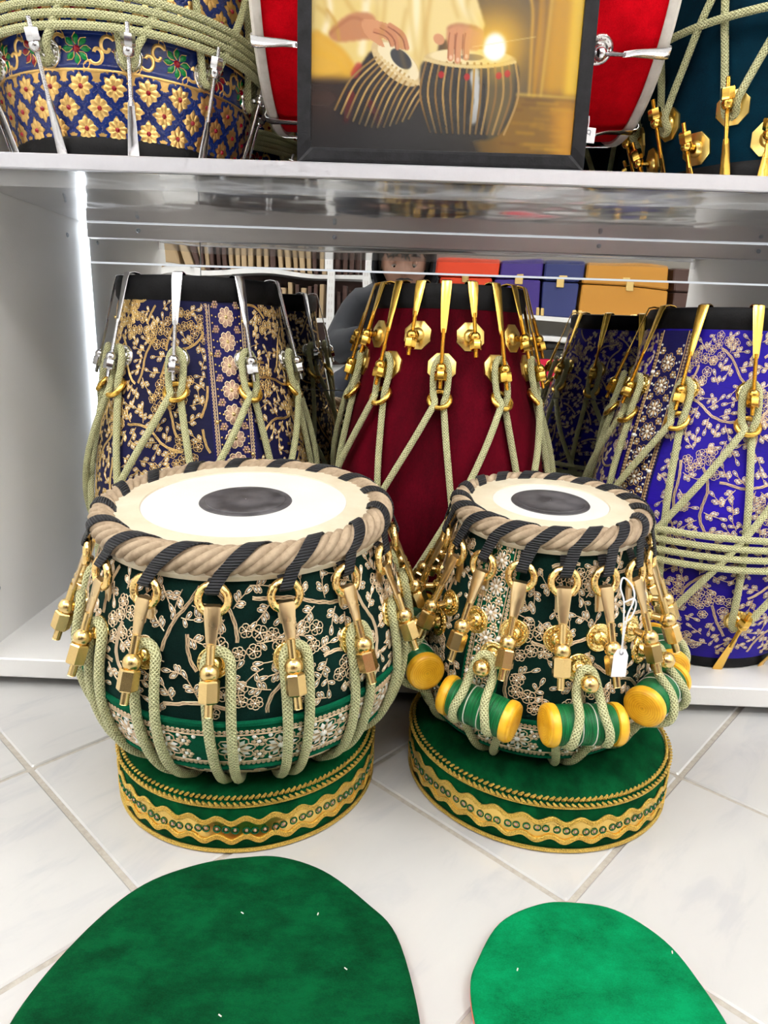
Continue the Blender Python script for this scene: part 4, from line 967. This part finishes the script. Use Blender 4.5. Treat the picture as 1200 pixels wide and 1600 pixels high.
# ------------------------------------------------------------------ framed picture (flat print painted cell by cell)
def paint():
    X0, X1, Y0, Y1, st = 492., 904., -110., 255., 1.3
    nx, ny = int((X1-X0)/st), int((Y1-Y0)/st)
    xs = X0+(np.arange(nx)+.5)*(X1-X0)/nx; ys = Y0+(np.arange(ny)+.5)*(Y1-Y0)/ny
    gx, gy = np.meshgrid(xs, ys); C = np.zeros((ny, nx, 3))
    def c(h): return np.array([int(h[i:i+2], 16)/255 for i in (0, 2, 4)])
    def blur(m, k):
        for _ in range(2):
            for ax in (0, 1):
                a = np.cumsum(np.concatenate([np.repeat(np.take(m, [0], ax), k+1, ax), m, np.repeat(np.take(m, [-1], ax), k, ax)], ax), ax)
                n = m.shape[ax]; m = (np.take(a, range(2*k+1, 2*k+1+n), ax)-np.take(a, range(0, n), ax))/(2*k+1)
        return m
    def put(m, col, al=1): C[:] = C*(1-(m*al)[..., None])+c(col)*(m*al)[..., None]
    def inside(P):
        m = np.zeros(gx.shape, bool); n = len(P)
        for i in range(n):
            (xa, ya), (xb, yb) = P[i], P[(i+1) % n]
            if ya == yb: continue
            m ^= ((ya > gy) != (yb > gy)) & (gx < (xb-xa)*(gy-ya)/(yb-ya)+xa)
        return m.astype(float)
    def poly(P, col, k=0, al=1, sm=True):
        m = inside(crom(P, 5, True) if sm else P); put(blur(m, k) if k else m, col, al)
    def line(P, w, col, k=0, al=1):
        m = np.zeros(gx.shape); P = crom(P, 6)
        for (xa, ya), (xb, yb) in zip(P[:-1], P[1:]):
            L = (xb-xa)**2+(yb-ya)**2+1e-9; t = np.clip(((gx-xa)*(xb-xa)+(gy-ya)*(yb-ya))/L, 0, 1)
            d = np.hypot(gx-xa-t*(xb-xa), gy-ya-t*(yb-ya)); m = np.maximum(m, np.clip((w/2-d)/1.2+.5, 0, 1))
        put(blur(m, k) if k else m, col, al)
    def ell(x, y, a, b, col, rot=0, k=0, al=1):
        cr, sr = math.cos(rot), math.sin(rot); u = (gx-x)*cr+(gy-y)*sr; v = -(gx-x)*sr+(gy-y)*cr
        m = np.clip((1-np.sqrt((u/a)**2+(v/b)**2))*min(a, b)/1.2+.5, 0, 1); put(blur(m, k) if k else m, col, al)
    def glow(x, y, r, col, al, p=1.5):
        d = np.hypot(gx-x, gy-y)/r; put(np.clip(1-d, 0, 1)**p, col, al)
    C[:] = c('3a2f33')
    poly([(700, -110), (904, -110), (904, 175), (790, 175), (700, 120)], '6b5440', 6, 1, False)
    poly([(855, -110), (904, -110), (904, 172), (850, 172)], 'c99a22', 6, 1, False)
    poly([(884, -110), (904, -110), (904, 172), (886, 172)], 'f0c93a', 3, 1, False)
    line([(838, 172), (842, 60), (832, -40)], 9, 'a9812e', 1); line([(850, 172), (856, 20), (850, -110)], 4, 'd9b75a', 1, .8)
    poly([(735, 175), (728, 40), (745, 20), (778, 7), (810, 22), (828, 45), (836, 175)], '4a474d', 2, 1, False)
    line([(728, 40), (745, 22), (778, 8), (808, 22), (826, 48), (830, 100), (832, 172)], 4, 'c8a257', 1)
    line([(715, 30), (740, -4), (780, -22), (822, -4), (842, 30), (846, 170)], 3, '9c7a48', 1, .8)
    r = np.random.RandomState(2)
    for i in range(60): ell(r.uniform(705, 860), r.uniform(-100, 5), 5, 3, '8a6c47', 0, 1, .5)
    glow(775, 105, 150, 'f2b21e', .85, 1.6)
    # floor right
    poly([(640, 172), (904, 175), (904, 255), (640, 255)], '8e6a1d', 3, 1, False); line([(790, 170), (904, 174)], 3, 'e9c862', 1, .8)
    for i in range(26): y = r.uniform(178, 252); x = r.uniform(790, 880); line([(x, y), (x+r.uniform(20, 60), y+1)], 3, r.choice(['b88d22', 'd9ae2e', '6d4e14']), 1, .5)
    poly([(870, 185), (904, 180), (904, 255), (880, 255)], 'e7a91f', 9, .8, False)
    # kurta
    poly([(492, -110), (700, -110), (712, -20), (735, 25), (757, 78), (752, 95), (690, 100), (678, 155), (640, 150), (560, 140), (492, 160)], 'ecd79a', 1, 1, False)
    poly([(492, -110), (520, -110), (540, 40), (600, 60), (600, 150), (492, 160)], 'e6cd84', 5, .8, False)
    for P, cc, w_ in ([[(592, -110), (592, 110)], 'c9b072', 2.5], [[(622, -110), (650, 20), (646, 110)], 'fbf1cd', 14], [[(560, -100), (575, 30), (570, 120)], 'fbf3d6', 12], [[(660, -60), (640, 30), (655, 130)], 'd8bb74', 6], [[(676, 20), (668, 90), (676, 150)], 'cda95e', 5], [[(545, 0), (540, 40), (560, 70)], 'cfae62', 5], [[(700, -40), (715, 40), (745, 80)], 'f7ecc4', 9], [[(505, 20), (520, 60), (510, 100)], 'fff6dc', 9], [[(500, 95), (540, 120), (560, 150)], 'd6a53c', 6], [[(494, 120), (530, 130), (548, 150)], 'f3cf5c', 8]): line(P, w_, cc, 2, .75)
    poly([(492, 95), (530, 110), (560, 140), (548, 165), (492, 165)], 'e3b23c', 2, .8)
    poly([(492, 158), (600, 160), (700, 150), (715, 190), (760, 255), (492, 255)], '2c2426', 4, 1, False)
    poly([(492, 165), (540, 165), (540, 255), (492, 255)], '5b3a2c', 8, .6, False)
    # treble tabla (left, leaning)
    poly([(600, 112), (668, 160), (660, 190), (640, 218), (575, 232), (530, 205), (532, 190), (560, 150)], '2a2022', 1)
    for P, cc in ([[(555, 178), (548, 215)], '7d1f22'], [[(585, 190), (600, 215)], '6b1a1e'], [[(560, 150), (566, 140)], 'b23a33']): line(P, 12, cc, 1, .8)
    ell(624, 133, 46, 21, 'd9c193', .62); ell(627, 131, 38, 17, 'efe2bf', .62); ell(631, 127, 19, 10.5, '3d3c42', .62)
    for i in range(13):
        t = i/12; xa, ya = 592+t*78, 118+t*46-6*math.sin(t*PI)+8; xb, yb = 530+t*116, 200+18*math.sin(t*PI)+t*10
        line([(xa, ya), ((xa+xb)/2-9*(1-t)+2, (ya+yb)/2-6), (xb, yb)], 3, 'c9a96c' if i % 2 else 'a3834e')
    for i in range(16):
        t = i/15; ell(590+t*78, 117+t*46+8*math.sin(t*PI), 3, 2.6, 'e0c898', .6)
    # bass tabla (right)
    poly([(668, 128), (740, 136), (806, 126), (812, 170), (800, 215), (770, 236), (700, 236), (672, 215), (664, 170)], '34302c', 1)
    poly([(770, 140), (805, 130), (808, 180), (790, 222), (770, 230)], '7d6c44', 2, .8); poly([(738, 145), (752, 140), (756, 205), (742, 212), (746, 180)], 'e6e9ea', 1, .8)
    ell(737, 124, 70, 13, 'd7c08e'); ell(737, 121, 62, 10.5, 'f0e0b4'); ell(740, 122, 18, 4.5, '8a7a6a')
    for i in range(14):
        t = i/13; xa = 670+t*138; bow = (t-.5)*16; line([(xa, 130), (xa+bow*.9, 175), (xa-bow*.1+(.5-t)*20, 228)], 3.4, 'b8955a' if i % 2 else '937140')
    for x, y in ((694, 147), (734, 149), (783, 146), (796, 143)): ell(x, y, 4.5, 5, 'b8292b')
    for i in range(30): t = i/29; ell(668+t*138, 127+8*math.sin(t*PI), 3, 2.4, 'e2cc98')
    # left arm and hand
    poly([(520, 92), (548, 70), (575, 66), (590, 74), (592, 98), (570, 103), (530, 106)], 'c98f66', 1)
    poly([(570, 76), (600, 78), (625, 88), (640, 108), (632, 114), (612, 104), (600, 100), (605, 112), (590, 106), (574, 94)], 'd79d74', 0)
    for P in ([(600, 84), (618, 94), (625, 112)], [(612, 82), (632, 94), (640, 112)], [(590, 90), (610, 96), (617, 108)]): line(P, 6.5, 'd0926a'); line([(p[0]-2.6, p[1]+2.2) for p in P], 1.4, '7c4630', 0, .7)
    for P in ([(606, 90), (620, 102), (622, 112)], [(618, 88), (633, 101), (636, 112)]): line(P, 1.2, '8c5238', 0, .8)
    line([(516, 64), (530, 82), (535, 104)], 4, 'c99f4e', 1, .8)
    # right hand
    poly([(700, 84), (716, 78), (748, 82), (756, 92), (748, 112), (734, 112), (704, 108)], 'd39a72', 1)
    for x, y2 in ((707, 124), (718, 127), (731, 122)): line([(x+2, 88), (x, 104), (x, y2)], 9.5, 'd89c74'); line([(x-3, 90), (x-4.2, 104), (x-3.6, y2)], 1.6, '94583c', 0, .7); ell(x+.5, y2-1, 2.4, 3, 'f0c8a8')
    for x in (712.5, 724.5): line([(x, 92), (x, 118)], 1.4, '8a5238', 0, .8)
    ell(748, 98, 7, 14, 'd49a70', .2); ell(688, 99, 9, 7, 'd9a078', .5)
    line([(735, 80), (752, 88), (757, 96)], 3, 'd0a456', 1, .8)
    line([(570, 76), (552, 74), (528, 90), (521, 96)], 2, '9c6242', 1, .8); line([(700, 84), (716, 78), (745, 82)], 2, 'a8704e', 1, .8)
    for P in ([(500, 60), (520, 75), (530, 98)], [(498, 30), (512, 48), (516, 80)], [(520, -20), (545, 20), (575, 50)], [(735, 30), (728, 55), (744, 84)], [(716, 10), (705, 40), (716, 70)], [(660, 40), (664, 90), (660, 140)], [(600, -60), (604, 40), (600, 100)], [(636, 60), (630, 110), (640, 145)]): line(P, 3, 'b8923e', 2, .6)
    # lamp flame
    glow(774, 105, 60, 'ffd24a', .9, 1.3); ell(774, 107, 17, 19, 'ffffff', 0, 2); ell(774, 112, 16, 12, 'ffffff', 0, 1)
    line([(740, 108), (835, 92)], 1.2, 'ffe9a0', 0, .5)
    # darkness at the foot of the picture
    m = np.clip((gy-185)/55, 0, 1)*np.clip((800-gx)/120, 0, 1); put(m, '26262b', .85)
    for x, y in ((674, 229), (702, 219)): ell(x, y, 3, 2.4, '1a1a1e')
    C = np.clip((C-.04)*.90, 0, 1)**1.12
    return C, nx, ny, X0, X1, Y0, Y1
def picture():
    C, nx, ny, X0, X1, Y0, Y1 = paint()
    W = .2275; Hh = W*(Y1-Y0)/(X1-X0); b = .0118; th = .0115
    T = thing('framed_picture', 'black-framed colour picture of a player in a cream kurta, standing on the upper shelf', 'picture', (.0305, .6565, ZT+.0003), (0, 0, 0))
    Wo, Ho = W+2*b, Hh+2*b; 
    for nn, P in (('frame_rail', [(-Wo/2, 0), (Wo/2, 0), (Wo/2-b, b), (-Wo/2+b, b)]), ('frame_rail', [(-Wo/2, Ho), (-Wo/2+b, Ho-b), (Wo/2-b, Ho-b), (Wo/2, Ho)]), ('frame_rail', [(-Wo/2, 0), (-Wo/2+b, b), (-Wo/2+b, Ho-b), (-Wo/2, Ho)]), ('frame_rail', [(Wo/2, 0), (Wo/2, Ho), (Wo/2-b, Ho-b), (Wo/2-b, b)])):
        cx = sum(p[0] for p in P)/4; cz = sum(p[1] for p in P)/4; m = MB()
        rows = [[Vector((x, th, z)) for x, z in P], [Vector((x, .0012, z)) for x, z in P], [Vector((x+(cx-x)*.03, 0, z+(cz-z)*.08)) for x, z in P], [Vector((x+(cx-x)*.12, -.0003, z+(cz-z)*.45)) for x, z in P]]
        m.grid(rows, None, False, True); m.add(rows[-1], [(0, 1, 2, 3)]); m.add(rows[0], [(3, 2, 1, 0)]); ob(nn, m, T, 'frame', False)
    xs = np.linspace(-W/2, W/2, nx+1); zs = np.linspace(b+Hh, b, ny+1); gx, gz = np.meshgrid(xs, zs)
    V = np.c_[gx.ravel(), np.full(gx.size, .004), gz.ravel()]; i, j = np.meshgrid(np.arange(ny), np.arange(nx), indexing='ij'); a = (i*(nx+1)+j).ravel()
    Fc = np.c_[a, a+nx+1, a+nx+2, a+1]; me = bpy.data.meshes.new('print'); me.from_pydata(V.tolist(), [], Fc.tolist()); me.materials.append(M['print'])
    Cp = np.zeros((ny+1, nx+1, 3)); Cp[:ny, :nx] = C; Cp[ny, :] = Cp[ny-1, :]; Cp[:, nx] = Cp[:, nx-1]
    lin = np.where(Cp <= .04045, Cp/12.92, ((Cp+.055)/1.055)**2.4); at = me.color_attributes.new('Col', 'FLOAT_COLOR', 'POINT')
    at.data.foreach_set('color', np.c_[lin.reshape(-1, 3), np.ones(lin.shape[0]*lin.shape[1])].astype(np.float32).ravel()); me.update()
    ob('print', me, T); ob('backing', MB().box((-W/2-.001, .006, b-.001), (W/2+.001, th-.001, b+Hh+.001)), T, 'brown_wood', False)
picture()

# ------------------------------------------------------------------ the shop behind the camera (seen in the mirror)
def shop():
    Y = -1.05; DZ = -.105
    def D(x, z): return x, z
    # steel and white shelving
    u = thing('shop_rack', 'white slotted steel shop rack filled with fringed stock, reflected left of the photographer', 'shelf', (-.45, Y-.2, 0))
    for x in (-.60, .145, .315):
        m = MB(); m.box((x-.016, .13, 0), (x+.016, .16, 1.5)); ob('upright', m, u, 'white_steel', False)
        s = MB()
        for k in range(46): s.box((x-.008, .1595, .03+k*.032), (x-.003, .1608, .045+k*.032)).box((x+.003, .1595, .03+k*.032), (x+.008, .1608, .045+k*.032))
        ob('slots', s, u, 'rail', False, kind='stuff')
    for z in (.15, .34, .53, .72, .92, 1.12): ob('shelf_board', MB().box((-.60, -.16, z), (.315, .13, z+.018)), u, 'white_steel', False)
    ob('back_panel', MB().box((-.60, -.18, 0), (.315, -.165, 1.5)), u, 'brown_wood', False)
    rng = random.Random(4); tan = MB().box((-.011, -.05, 0), (.011, .05, .15), bev=.003).mesh('wooden_flute_box', 'tan_wood', False); brn = MB().box((-.011, -.05, 0), (.011, .05, .15), bev=.003).mesh('wooden_flute_box', 'brown_wood', False)
    for z, lv in ((.358, 'lower'), (.548, 'middle'), (.738, 'upper')):
        x = -1.02
        while x < -.17:
            if -.335 < x < -.285: x = -.27
            dark = (x > -.30) or rng.random() < .25; cn = 'dark brown' if dark else 'tan'
            o = ob('upright_stock_box', brn if dark else tan, None, loc=(x, Y-.12+rng.uniform(-.01, .01), z+.0003)); o.scale = (rng.uniform(.7, 1.0), 1, rng.uniform(.75, .98))
            tag(o, 'slim %s stock box on the %s rack shelf, reflected left of the photographer' % (cn, lv), 'box', '%s stock boxes on the %s rack shelf' % (cn, lv))
            x += rng.uniform(.026, .034)
    # instrument cases on white shelving, reflected right of the photographer
    r = thing('case_rack', 'white shop shelving carrying coloured instrument cases, reflected right of the photographer', 'shelf', (.75, Y-.2, 0))
    for z in (.20, .445, .525): ob('shelf_board', MB().box((-.62, -.16, z-.02+DZ), (.85, .17, z+DZ)), r, 'white_steel', False)
    for x in (-.63, .83): ob('upright', MB().box((x, -.16, 0), (x+.018, .16, 1.3)), r, 'white_steel', False)
    ob('shelf_board', MB().box((-.62, -.16, .82), (.85, .14, .84)), r, 'white_steel', False); ob('back_panel', MB().box((-.62, -.18, 0), (.85, -.165, 1.3)), r, 'cream_plastic', False)
    def case(label, x0, x1, z0, z1, mt, y0=-.12, y1=.12, two=False):
        z0 += DZ; z1 += DZ
        g = thing('instrument_case', label, 'case', ((x0+x1)/2, Y-.2, z0+.0005)); w_ = (x1-x0)/2; h = z1-z0
        ob('case_body', MB().box((-w_, y0, 0), (w_, y1, h*.62), bev=.004), g, mt, False); ob('case_lid', MB().box((-w_-.002, y0-.002, h*.64), (w_+.002, y1+.002, h), bev=.006), g, mt, False)
        for s in (0,): ob('clasp', MB().box((-.016, y1+.0005, h*.54), (.016, y1+.006, h*.72), bev=.002), g, 'brass_clasp', False)
        for s in (-1, 1): ob('corner', MB().box((s*w_-.012 if s > 0 else -w_-.003, y1-.012, -.0002), (s*w_+.003 if s > 0 else -w_+.012, y1+.003, h*.16), bev=.002), g, 'brass_clasp', False)
    case('bright orange-red instrument case on the shop shelving, left of the purple one', .16, .40, .5255, .74, 'orange_case')
    case('purple instrument case on the shop shelving, between orange and navy ones', .412, .60, .5255, .735, 'purple_case')
    case('navy blue instrument case on the shop shelving, between purple and ochre ones', .612, .76, .5255, .73, 'navy_case')
    case('ochre wooden instrument case on the shop shelving, right of the navy one', .772, 1.14, .5255, .725, 'ochre_case')
    case('black flat instrument case on the lower shop shelf', .45, .74, .3355, .415, 'black_case')
    case('hot pink-red instrument case under the black flat case on the lower shop shelf', .40, .76, .2005, .335, 'hotred_case')
    case('maroon brown instrument case at the right end of the shop shelving', 1.17, 1.45, .5255, .72, 'brown_wood')
shop()

# ------------------------------------------------------------------ the photographer (seen in the mirror)
def skinned(name, verts, edges, radii, parent, mt, root=0, sub=1):
    me = bpy.data.meshes.new(name); me.from_pydata([Vector(v) for v in verts], edges, []); o = bpy.data.objects.new(name, me); COL.objects.link(o)
    sm = o.modifiers.new('skin', 'SKIN'); sm.use_smooth_shade = True
    for i, v in enumerate(me.skin_vertices[0].data):
        r = radii[i]; v.radius = r if isinstance(r, tuple) else (r, r); v.use_root = (i == root)
    s = o.modifiers.new('sub', 'SUBSURF'); s.levels = sub; s.render_levels = sub
    dg = bpy.context.evaluated_depsgraph_get(); ev = o.evaluated_get(dg); m2 = bpy.data.meshes.new_from_object(ev)
    bpy.data.objects.remove(o); m2.name = name; m2.materials.clear(); m2.materials.append(M[mt]); m2.polygons.foreach_set('use_smooth', [True]*len(m2.polygons))
    return ob(name, m2, parent)
def person():
    T = thing('person', 'person in a black hooded sweatshirt crouching and holding a phone, reflected above the maroon drum', 'person', (0, 0, 0))
    J = dict(pel=(.03, -.80, .24), sp=(.025, -.68, .33), ch=(.015, -.53, .42), nk=(.01, -.435, .490), hb=(.01, -.40, .535))
    names = ['pel', 'sp', 'ch', 'nk', 'hb']; V = [J[n] for n in names]; R = [(.105, .085), (.10, .075), (.135, .09), .05, .052]; Ed = [(0, 1), (1, 2), (2, 3), (3, 4)]
    arms = {}
    for s in (-1, 1):
        b = len(V); pts = [(.015+s*.15, -.50, .435), (.01+s*.215, -.36, .285), (.005+s*.115, -.17, .325), (.002+s*.058, -.060, .333)]; rr = [.055, .042, .030, .022]
        V += pts; R += rr; Ed += [(2, b), (b, b+1), (b+1, b+2), (b+2, b+3)]
    for s in (-1, 1):
        b = len(V); pts = [(.03+s*.09, -.78, .20), (.02+s*.20, -.42, .17), (.03+s*.17, -.80, .07), (.03+s*.16, -.86, .055)]; rr = [.085, .06, .045, .035]
        V += pts; R += rr; Ed += [(0, b), (b, b+1), (b+1, b+2), (b+2, b+3)]
    body = skinned('body', V, Ed, R, T, 'person_skin')
    # clothing follows the body, slightly larger
    V2 = [(.03, -.885, .195), V[1], V[2], (.01, -.45, .47), (.01, -.415, .515)]; R2 = [(.145, .122), (.138, .112), (.15, .105), (.088, .082), (.074, .070)]; E2 = [(0, 1), (1, 2), (2, 3), (3, 4)]
    for k, s in enumerate((-1, 1)):
        b = len(V2); o = 5+4*k; V2 += [V[o], V[o+1], V[o+2]]; R2 += [.072, .056, .042]; E2 += [(2, b), (b, b+1), (b+1, b+2)]
    sw = skinned('sweatshirt', V2, E2, R2, body, 'black_fleece')
    V3 = [V[0]]; R3 = [(.128, .108)]; E3 = []
    for k in range(2):
        b = len(V3); o = 13+4*k; V3 += V[o:o+3]+[V[o+3]]; R3 += [.098, .072, .058, .046]; E3 += [(0, b), (b, b+1), (b+1, b+2), (b+2, b+3)]
    skinned('trousers', V3, E3, R3, body, 'dark_denim')
    for k in range(2):
        f = V[13+4*k+3]; m = MB(); rows = []
        for i, (y, w_, h) in enumerate(((-.11, .02, .03), (-.09, .034, .06), (-.03, .036, .075), (.04, .042, .06), (.10, .045, .045), (.14, .036, .035), (.155, .015, .02))):
            rows.append([Vector((f[0]+w_*math.cos(a), f[1]+.02+y, max(.001, h*.5+h*.5*math.sin(a)))) for a in np.linspace(0, 2*PI, 14, endpoint=False)])
        m.grid(rows, None, False, True); m.add(rows[0], [tuple(range(14))]); m.add(rows[-1], [tuple(range(13, -1, -1))]); ob('shoe', m, T, 'shoe')
    # head: sculpted ellipsoid, facing +Y and looking down a little
    Hc = Vector((.010, -.345, .572)); Rt = Matrix.Rotation(-.22, 3, 'X')
    def g(x, y, x0, y0, sx, sy): return math.exp(-((x-x0)/sx)**2-((y-y0)/sy)**2)
    rows = []; nU, nV = 64, 48
    for j in range(nV+1):
        v = PI*j/nV; row = []
        for i in range(nU):
            u = 2*PI*i/nU; x = math.sin(v)*math.cos(u); y = math.sin(v)*math.sin(u); z = math.cos(v)
            X, Y_, Z = x*.074, y*.092, z*.115
            if Z < 0: X *= 1-.30*(min(1, -Z/.115))**1.6; Y_ *= 1-.06*(-Z/.115)
            if y > 0:
                f = min(1, y*1.8)
                Y_ += f*(.022*g(X, Z, 0, -.022, .011, .020)+.012*g(X, Z, 0, -.004, .007, .022)+.006*g(X, Z, 0, -.062, .022, .010)+.010*g(X, Z, 0, -.098, .02, .014)+.006*g(X, Z, 0, .022, .05, .008))
                Y_ -= f*(.011*(g(X, Z, -.031, .004, .015, .010)+g(X, Z, .031, .004, .015, .010))+.004*g(X, Z, 0, -.046, .012, .006))
                Y_ += f*.004*(g(X, Z, -.04, -.03, .015, .015)+g(X, Z, .04, -.03, .015, .015))
            row.append(Hc+Rt @ Vector((X, Y_, Z)))
        rows.append(row)
    hd = ob('head', MB().grid(rows, None, False, True), T, 'person_skin')
    L = lambda x, y, z: Hc+Rt @ Vector((x, y, z))
    for s in (-1, 1):
        m = ball(MB(), L(s*.031, .068, .001), .0115, 16); ob('eye', m, hd, 'eye_white'); 
        ob('iris', ball(MB(), L(s*.031, .0755, -.004), .0046, 12), hd, 'dark_eye')
        lid = MB(); rows = [[L(s*.031+.0135*math.cos(a)*math.cos(b_), .068+.0125*math.cos(b_)*.9*abs(math.sin(a))+.0, .004+.012*math.sin(b_)) for a in np.linspace(.1, PI-.1, 10)] for b_ in np.linspace(-.75, 1.3, 9)]; lid.grid(rows); ob('eyelid', lid, hd, 'person_skin')
        eb = MB(); eb.tube([L(s*.012, .088, .020), L(s*.025, .0875, .026), L(s*.042, .080, .024), L(s*.052, .070, .018)], [.0022, .0036, .0032, .0016], 6); ob('eyebrow', eb, hd, 'black_hair')
        er = MB(); torus(er, L(s*.074, -.004, -.008), .013, .005, (s, .3, 0), 16, 6, .8); ball(er, L(s*.072, -.006, -.008), .011, 8); ob('ear', er, hd, 'person_skin')
    lp = MB(); lp.tube([L(-.022, .0795, -.060), L(-.008, .0895, -.0565), L(0, .0895, -.058), L(.008, .0895, -.0565), L(.022, .0795, -.060)], [.001, .0032, .003, .0032, .001], 6); lp.tube([L(-.02, .0795, -.0605), L(0, .0895, -.066), L(.02, .0795, -.0605)], [.001, .004, .001], 6); ob('lips', lp, hd, 'lip')
    mo = MB(); mo.tube([L(-.024, .084, -.052), L(-.01, .0935, -.047), L(0, .0945, -.048), L(.01, .0935, -.047), L(.024, .084, -.052)], [.001, .0026, .0022, .0026, .001], 6); ob('moustache', mo, hd, 'black_hair')
    # hair: cap plus curls
    rows = []
    for j in range(20):
        v = PI*.60*j/19; row = []
        for i in range(48):
            u = 2*PI*i/48; x = math.sin(v)*math.cos(u); y = math.sin(v)*math.sin(u); z = math.cos(v)
            lim = 1.0 if y < .2 else 1.0; vv = v if y < .15 else min(v, PI*.30); x = math.sin(vv)*math.cos(u); y = math.sin(vv)*math.sin(u); z = math.cos(vv)
            k = 1.10+.03*math.sin(7*u+5*v); row.append(L(x*.076*k, y*.094*k, z*.117*k))
        rows.append(row)
    hr = ob('hair', MB().grid(rows, None, False, True), hd, 'black_hair')
    cm = MB(); rng = random.Random(9)
    for k in range(150):
        u = rng.uniform(-.2, PI+.2); v = rng.uniform(.14, .37)*PI; p = [math.sin(v)*math.cos(u), math.sin(v)*math.sin(u), math.cos(v)]; pts = []
        q = rng.uniform(.025, .05)
        for t in np.linspace(0, 1, 7):
            vv = v+t*.32; pts.append(L((math.sin(vv)*math.cos(u)+.05*math.sin(t*9+k))*.082, (math.sin(vv)*math.sin(u))*.103+.004*math.sin(t*8+k), math.cos(vv)*.124))
        cm.tube(pts, [.004, .0045, .0045, .004, .0035, .003, .001], 5)
    ob('curls', cm, hd, 'black_hair', kind='stuff')
    # hood up round the head
    rows = []
    for j in range(16):
        t = j/15; yy = .045-.155*t; k = math.sin(PI*min(1, .30+.62*(1-t)))**.5 if t > .3 else 1.0; k = max(.05, math.sqrt(max(0, 1-((t-.25)/.75)**2))) if t > .25 else .97+.03*t/.25
        rows.append([L((.098*k)*math.cos(a), yy, .012+(.142*k)*math.sin(a)-(.02 if math.sin(a) < 0 else 0)) for a in np.linspace(-.28*PI, 1.28*PI, 30)])
    rows = [[p+Vector((0, -.004, 0)) for p in rows[0]]]+rows
    h = ob('hood', MB().grid(rows), sw, 'black_fleece'); so = h.modifiers.new('thick', 'SOLIDIFY'); so.thickness = .008
    # hands on the phone
    ph_c = Vector((0, -.0135, .338)); RP = Matrix.Rotation(-.25, 3, 'X')
    for s in (-1, 1):
        w0 = Vector((s*.066, -.085, .333)); pm = Vector((s*.050, -.045, .330)); Vh = [w0, pm, Vector((s*.046, -.032, .342))]; Eh = [(0, 1), (1, 2)]; Rh = [.021, (.020, .026), .012]
        hand = skinned('hand', Vh, Eh, Rh, body, 'person_skin', 0, 1)
        for q, (dz, ln) in enumerate(((.034, .9), (.014, 1.0), (-.006, .95), (-.024, .78))):
            base = pm+Vector((s*.004, .004, dz*.7)); f = [base, base+Vector((s*.006, .024*ln, dz*.25)), base+Vector((-s*.002, .040*ln, dz*.35)), Vector((s*.030, -.0015 if False else .0065-.004, base.z+dz*.4))]
            f[3] = Vector((s*.036, -.004, base.z+dz*.35)); f[2] = Vector((s*.046, -.010, base.z+dz*.3))
            skinned('finger', f, [(0, 1), (1, 2), (2, 3)], [.0088, .0080, .0074, .0064], hand, 'person_skin', 0, 1)
        tb = [pm+Vector((-s*.004, .004, .014)), Vector((s*.040, -.030, .352)), Vector((s*.026, -.0275, .358)), Vector((s*.014, -.0262, .360))]
        skinned('thumb', tb, [(0, 1), (1, 2), (2, 3)], [.011, .0098, .0086, .0068], hand, 'person_skin', 0, 1)
    P = thing('phone', 'black phone held upright in both hands of the crouching person', 'phone', ph_c, (-.25, 0, 0))
    ob('phone_body', MB().box((-.037, -.0042, -.078), (.037, .0042, .078-.03), bev=.002), P, 'phone_black', False); ob('screen', MB().box((-.035, -.0052, -.075), (.035, -.0043, .045)), P, 'black_case', False)
    ob('lens', MB().lathe([(.006, 0), (.006, .0015), (.004, .0018), (.0005, .0012)], 16, Matrix.Translation((-.02, .0042, .034)) @ Matrix.Rotation(-PI/2, 4, 'X')), P, 'phone_black')
person()
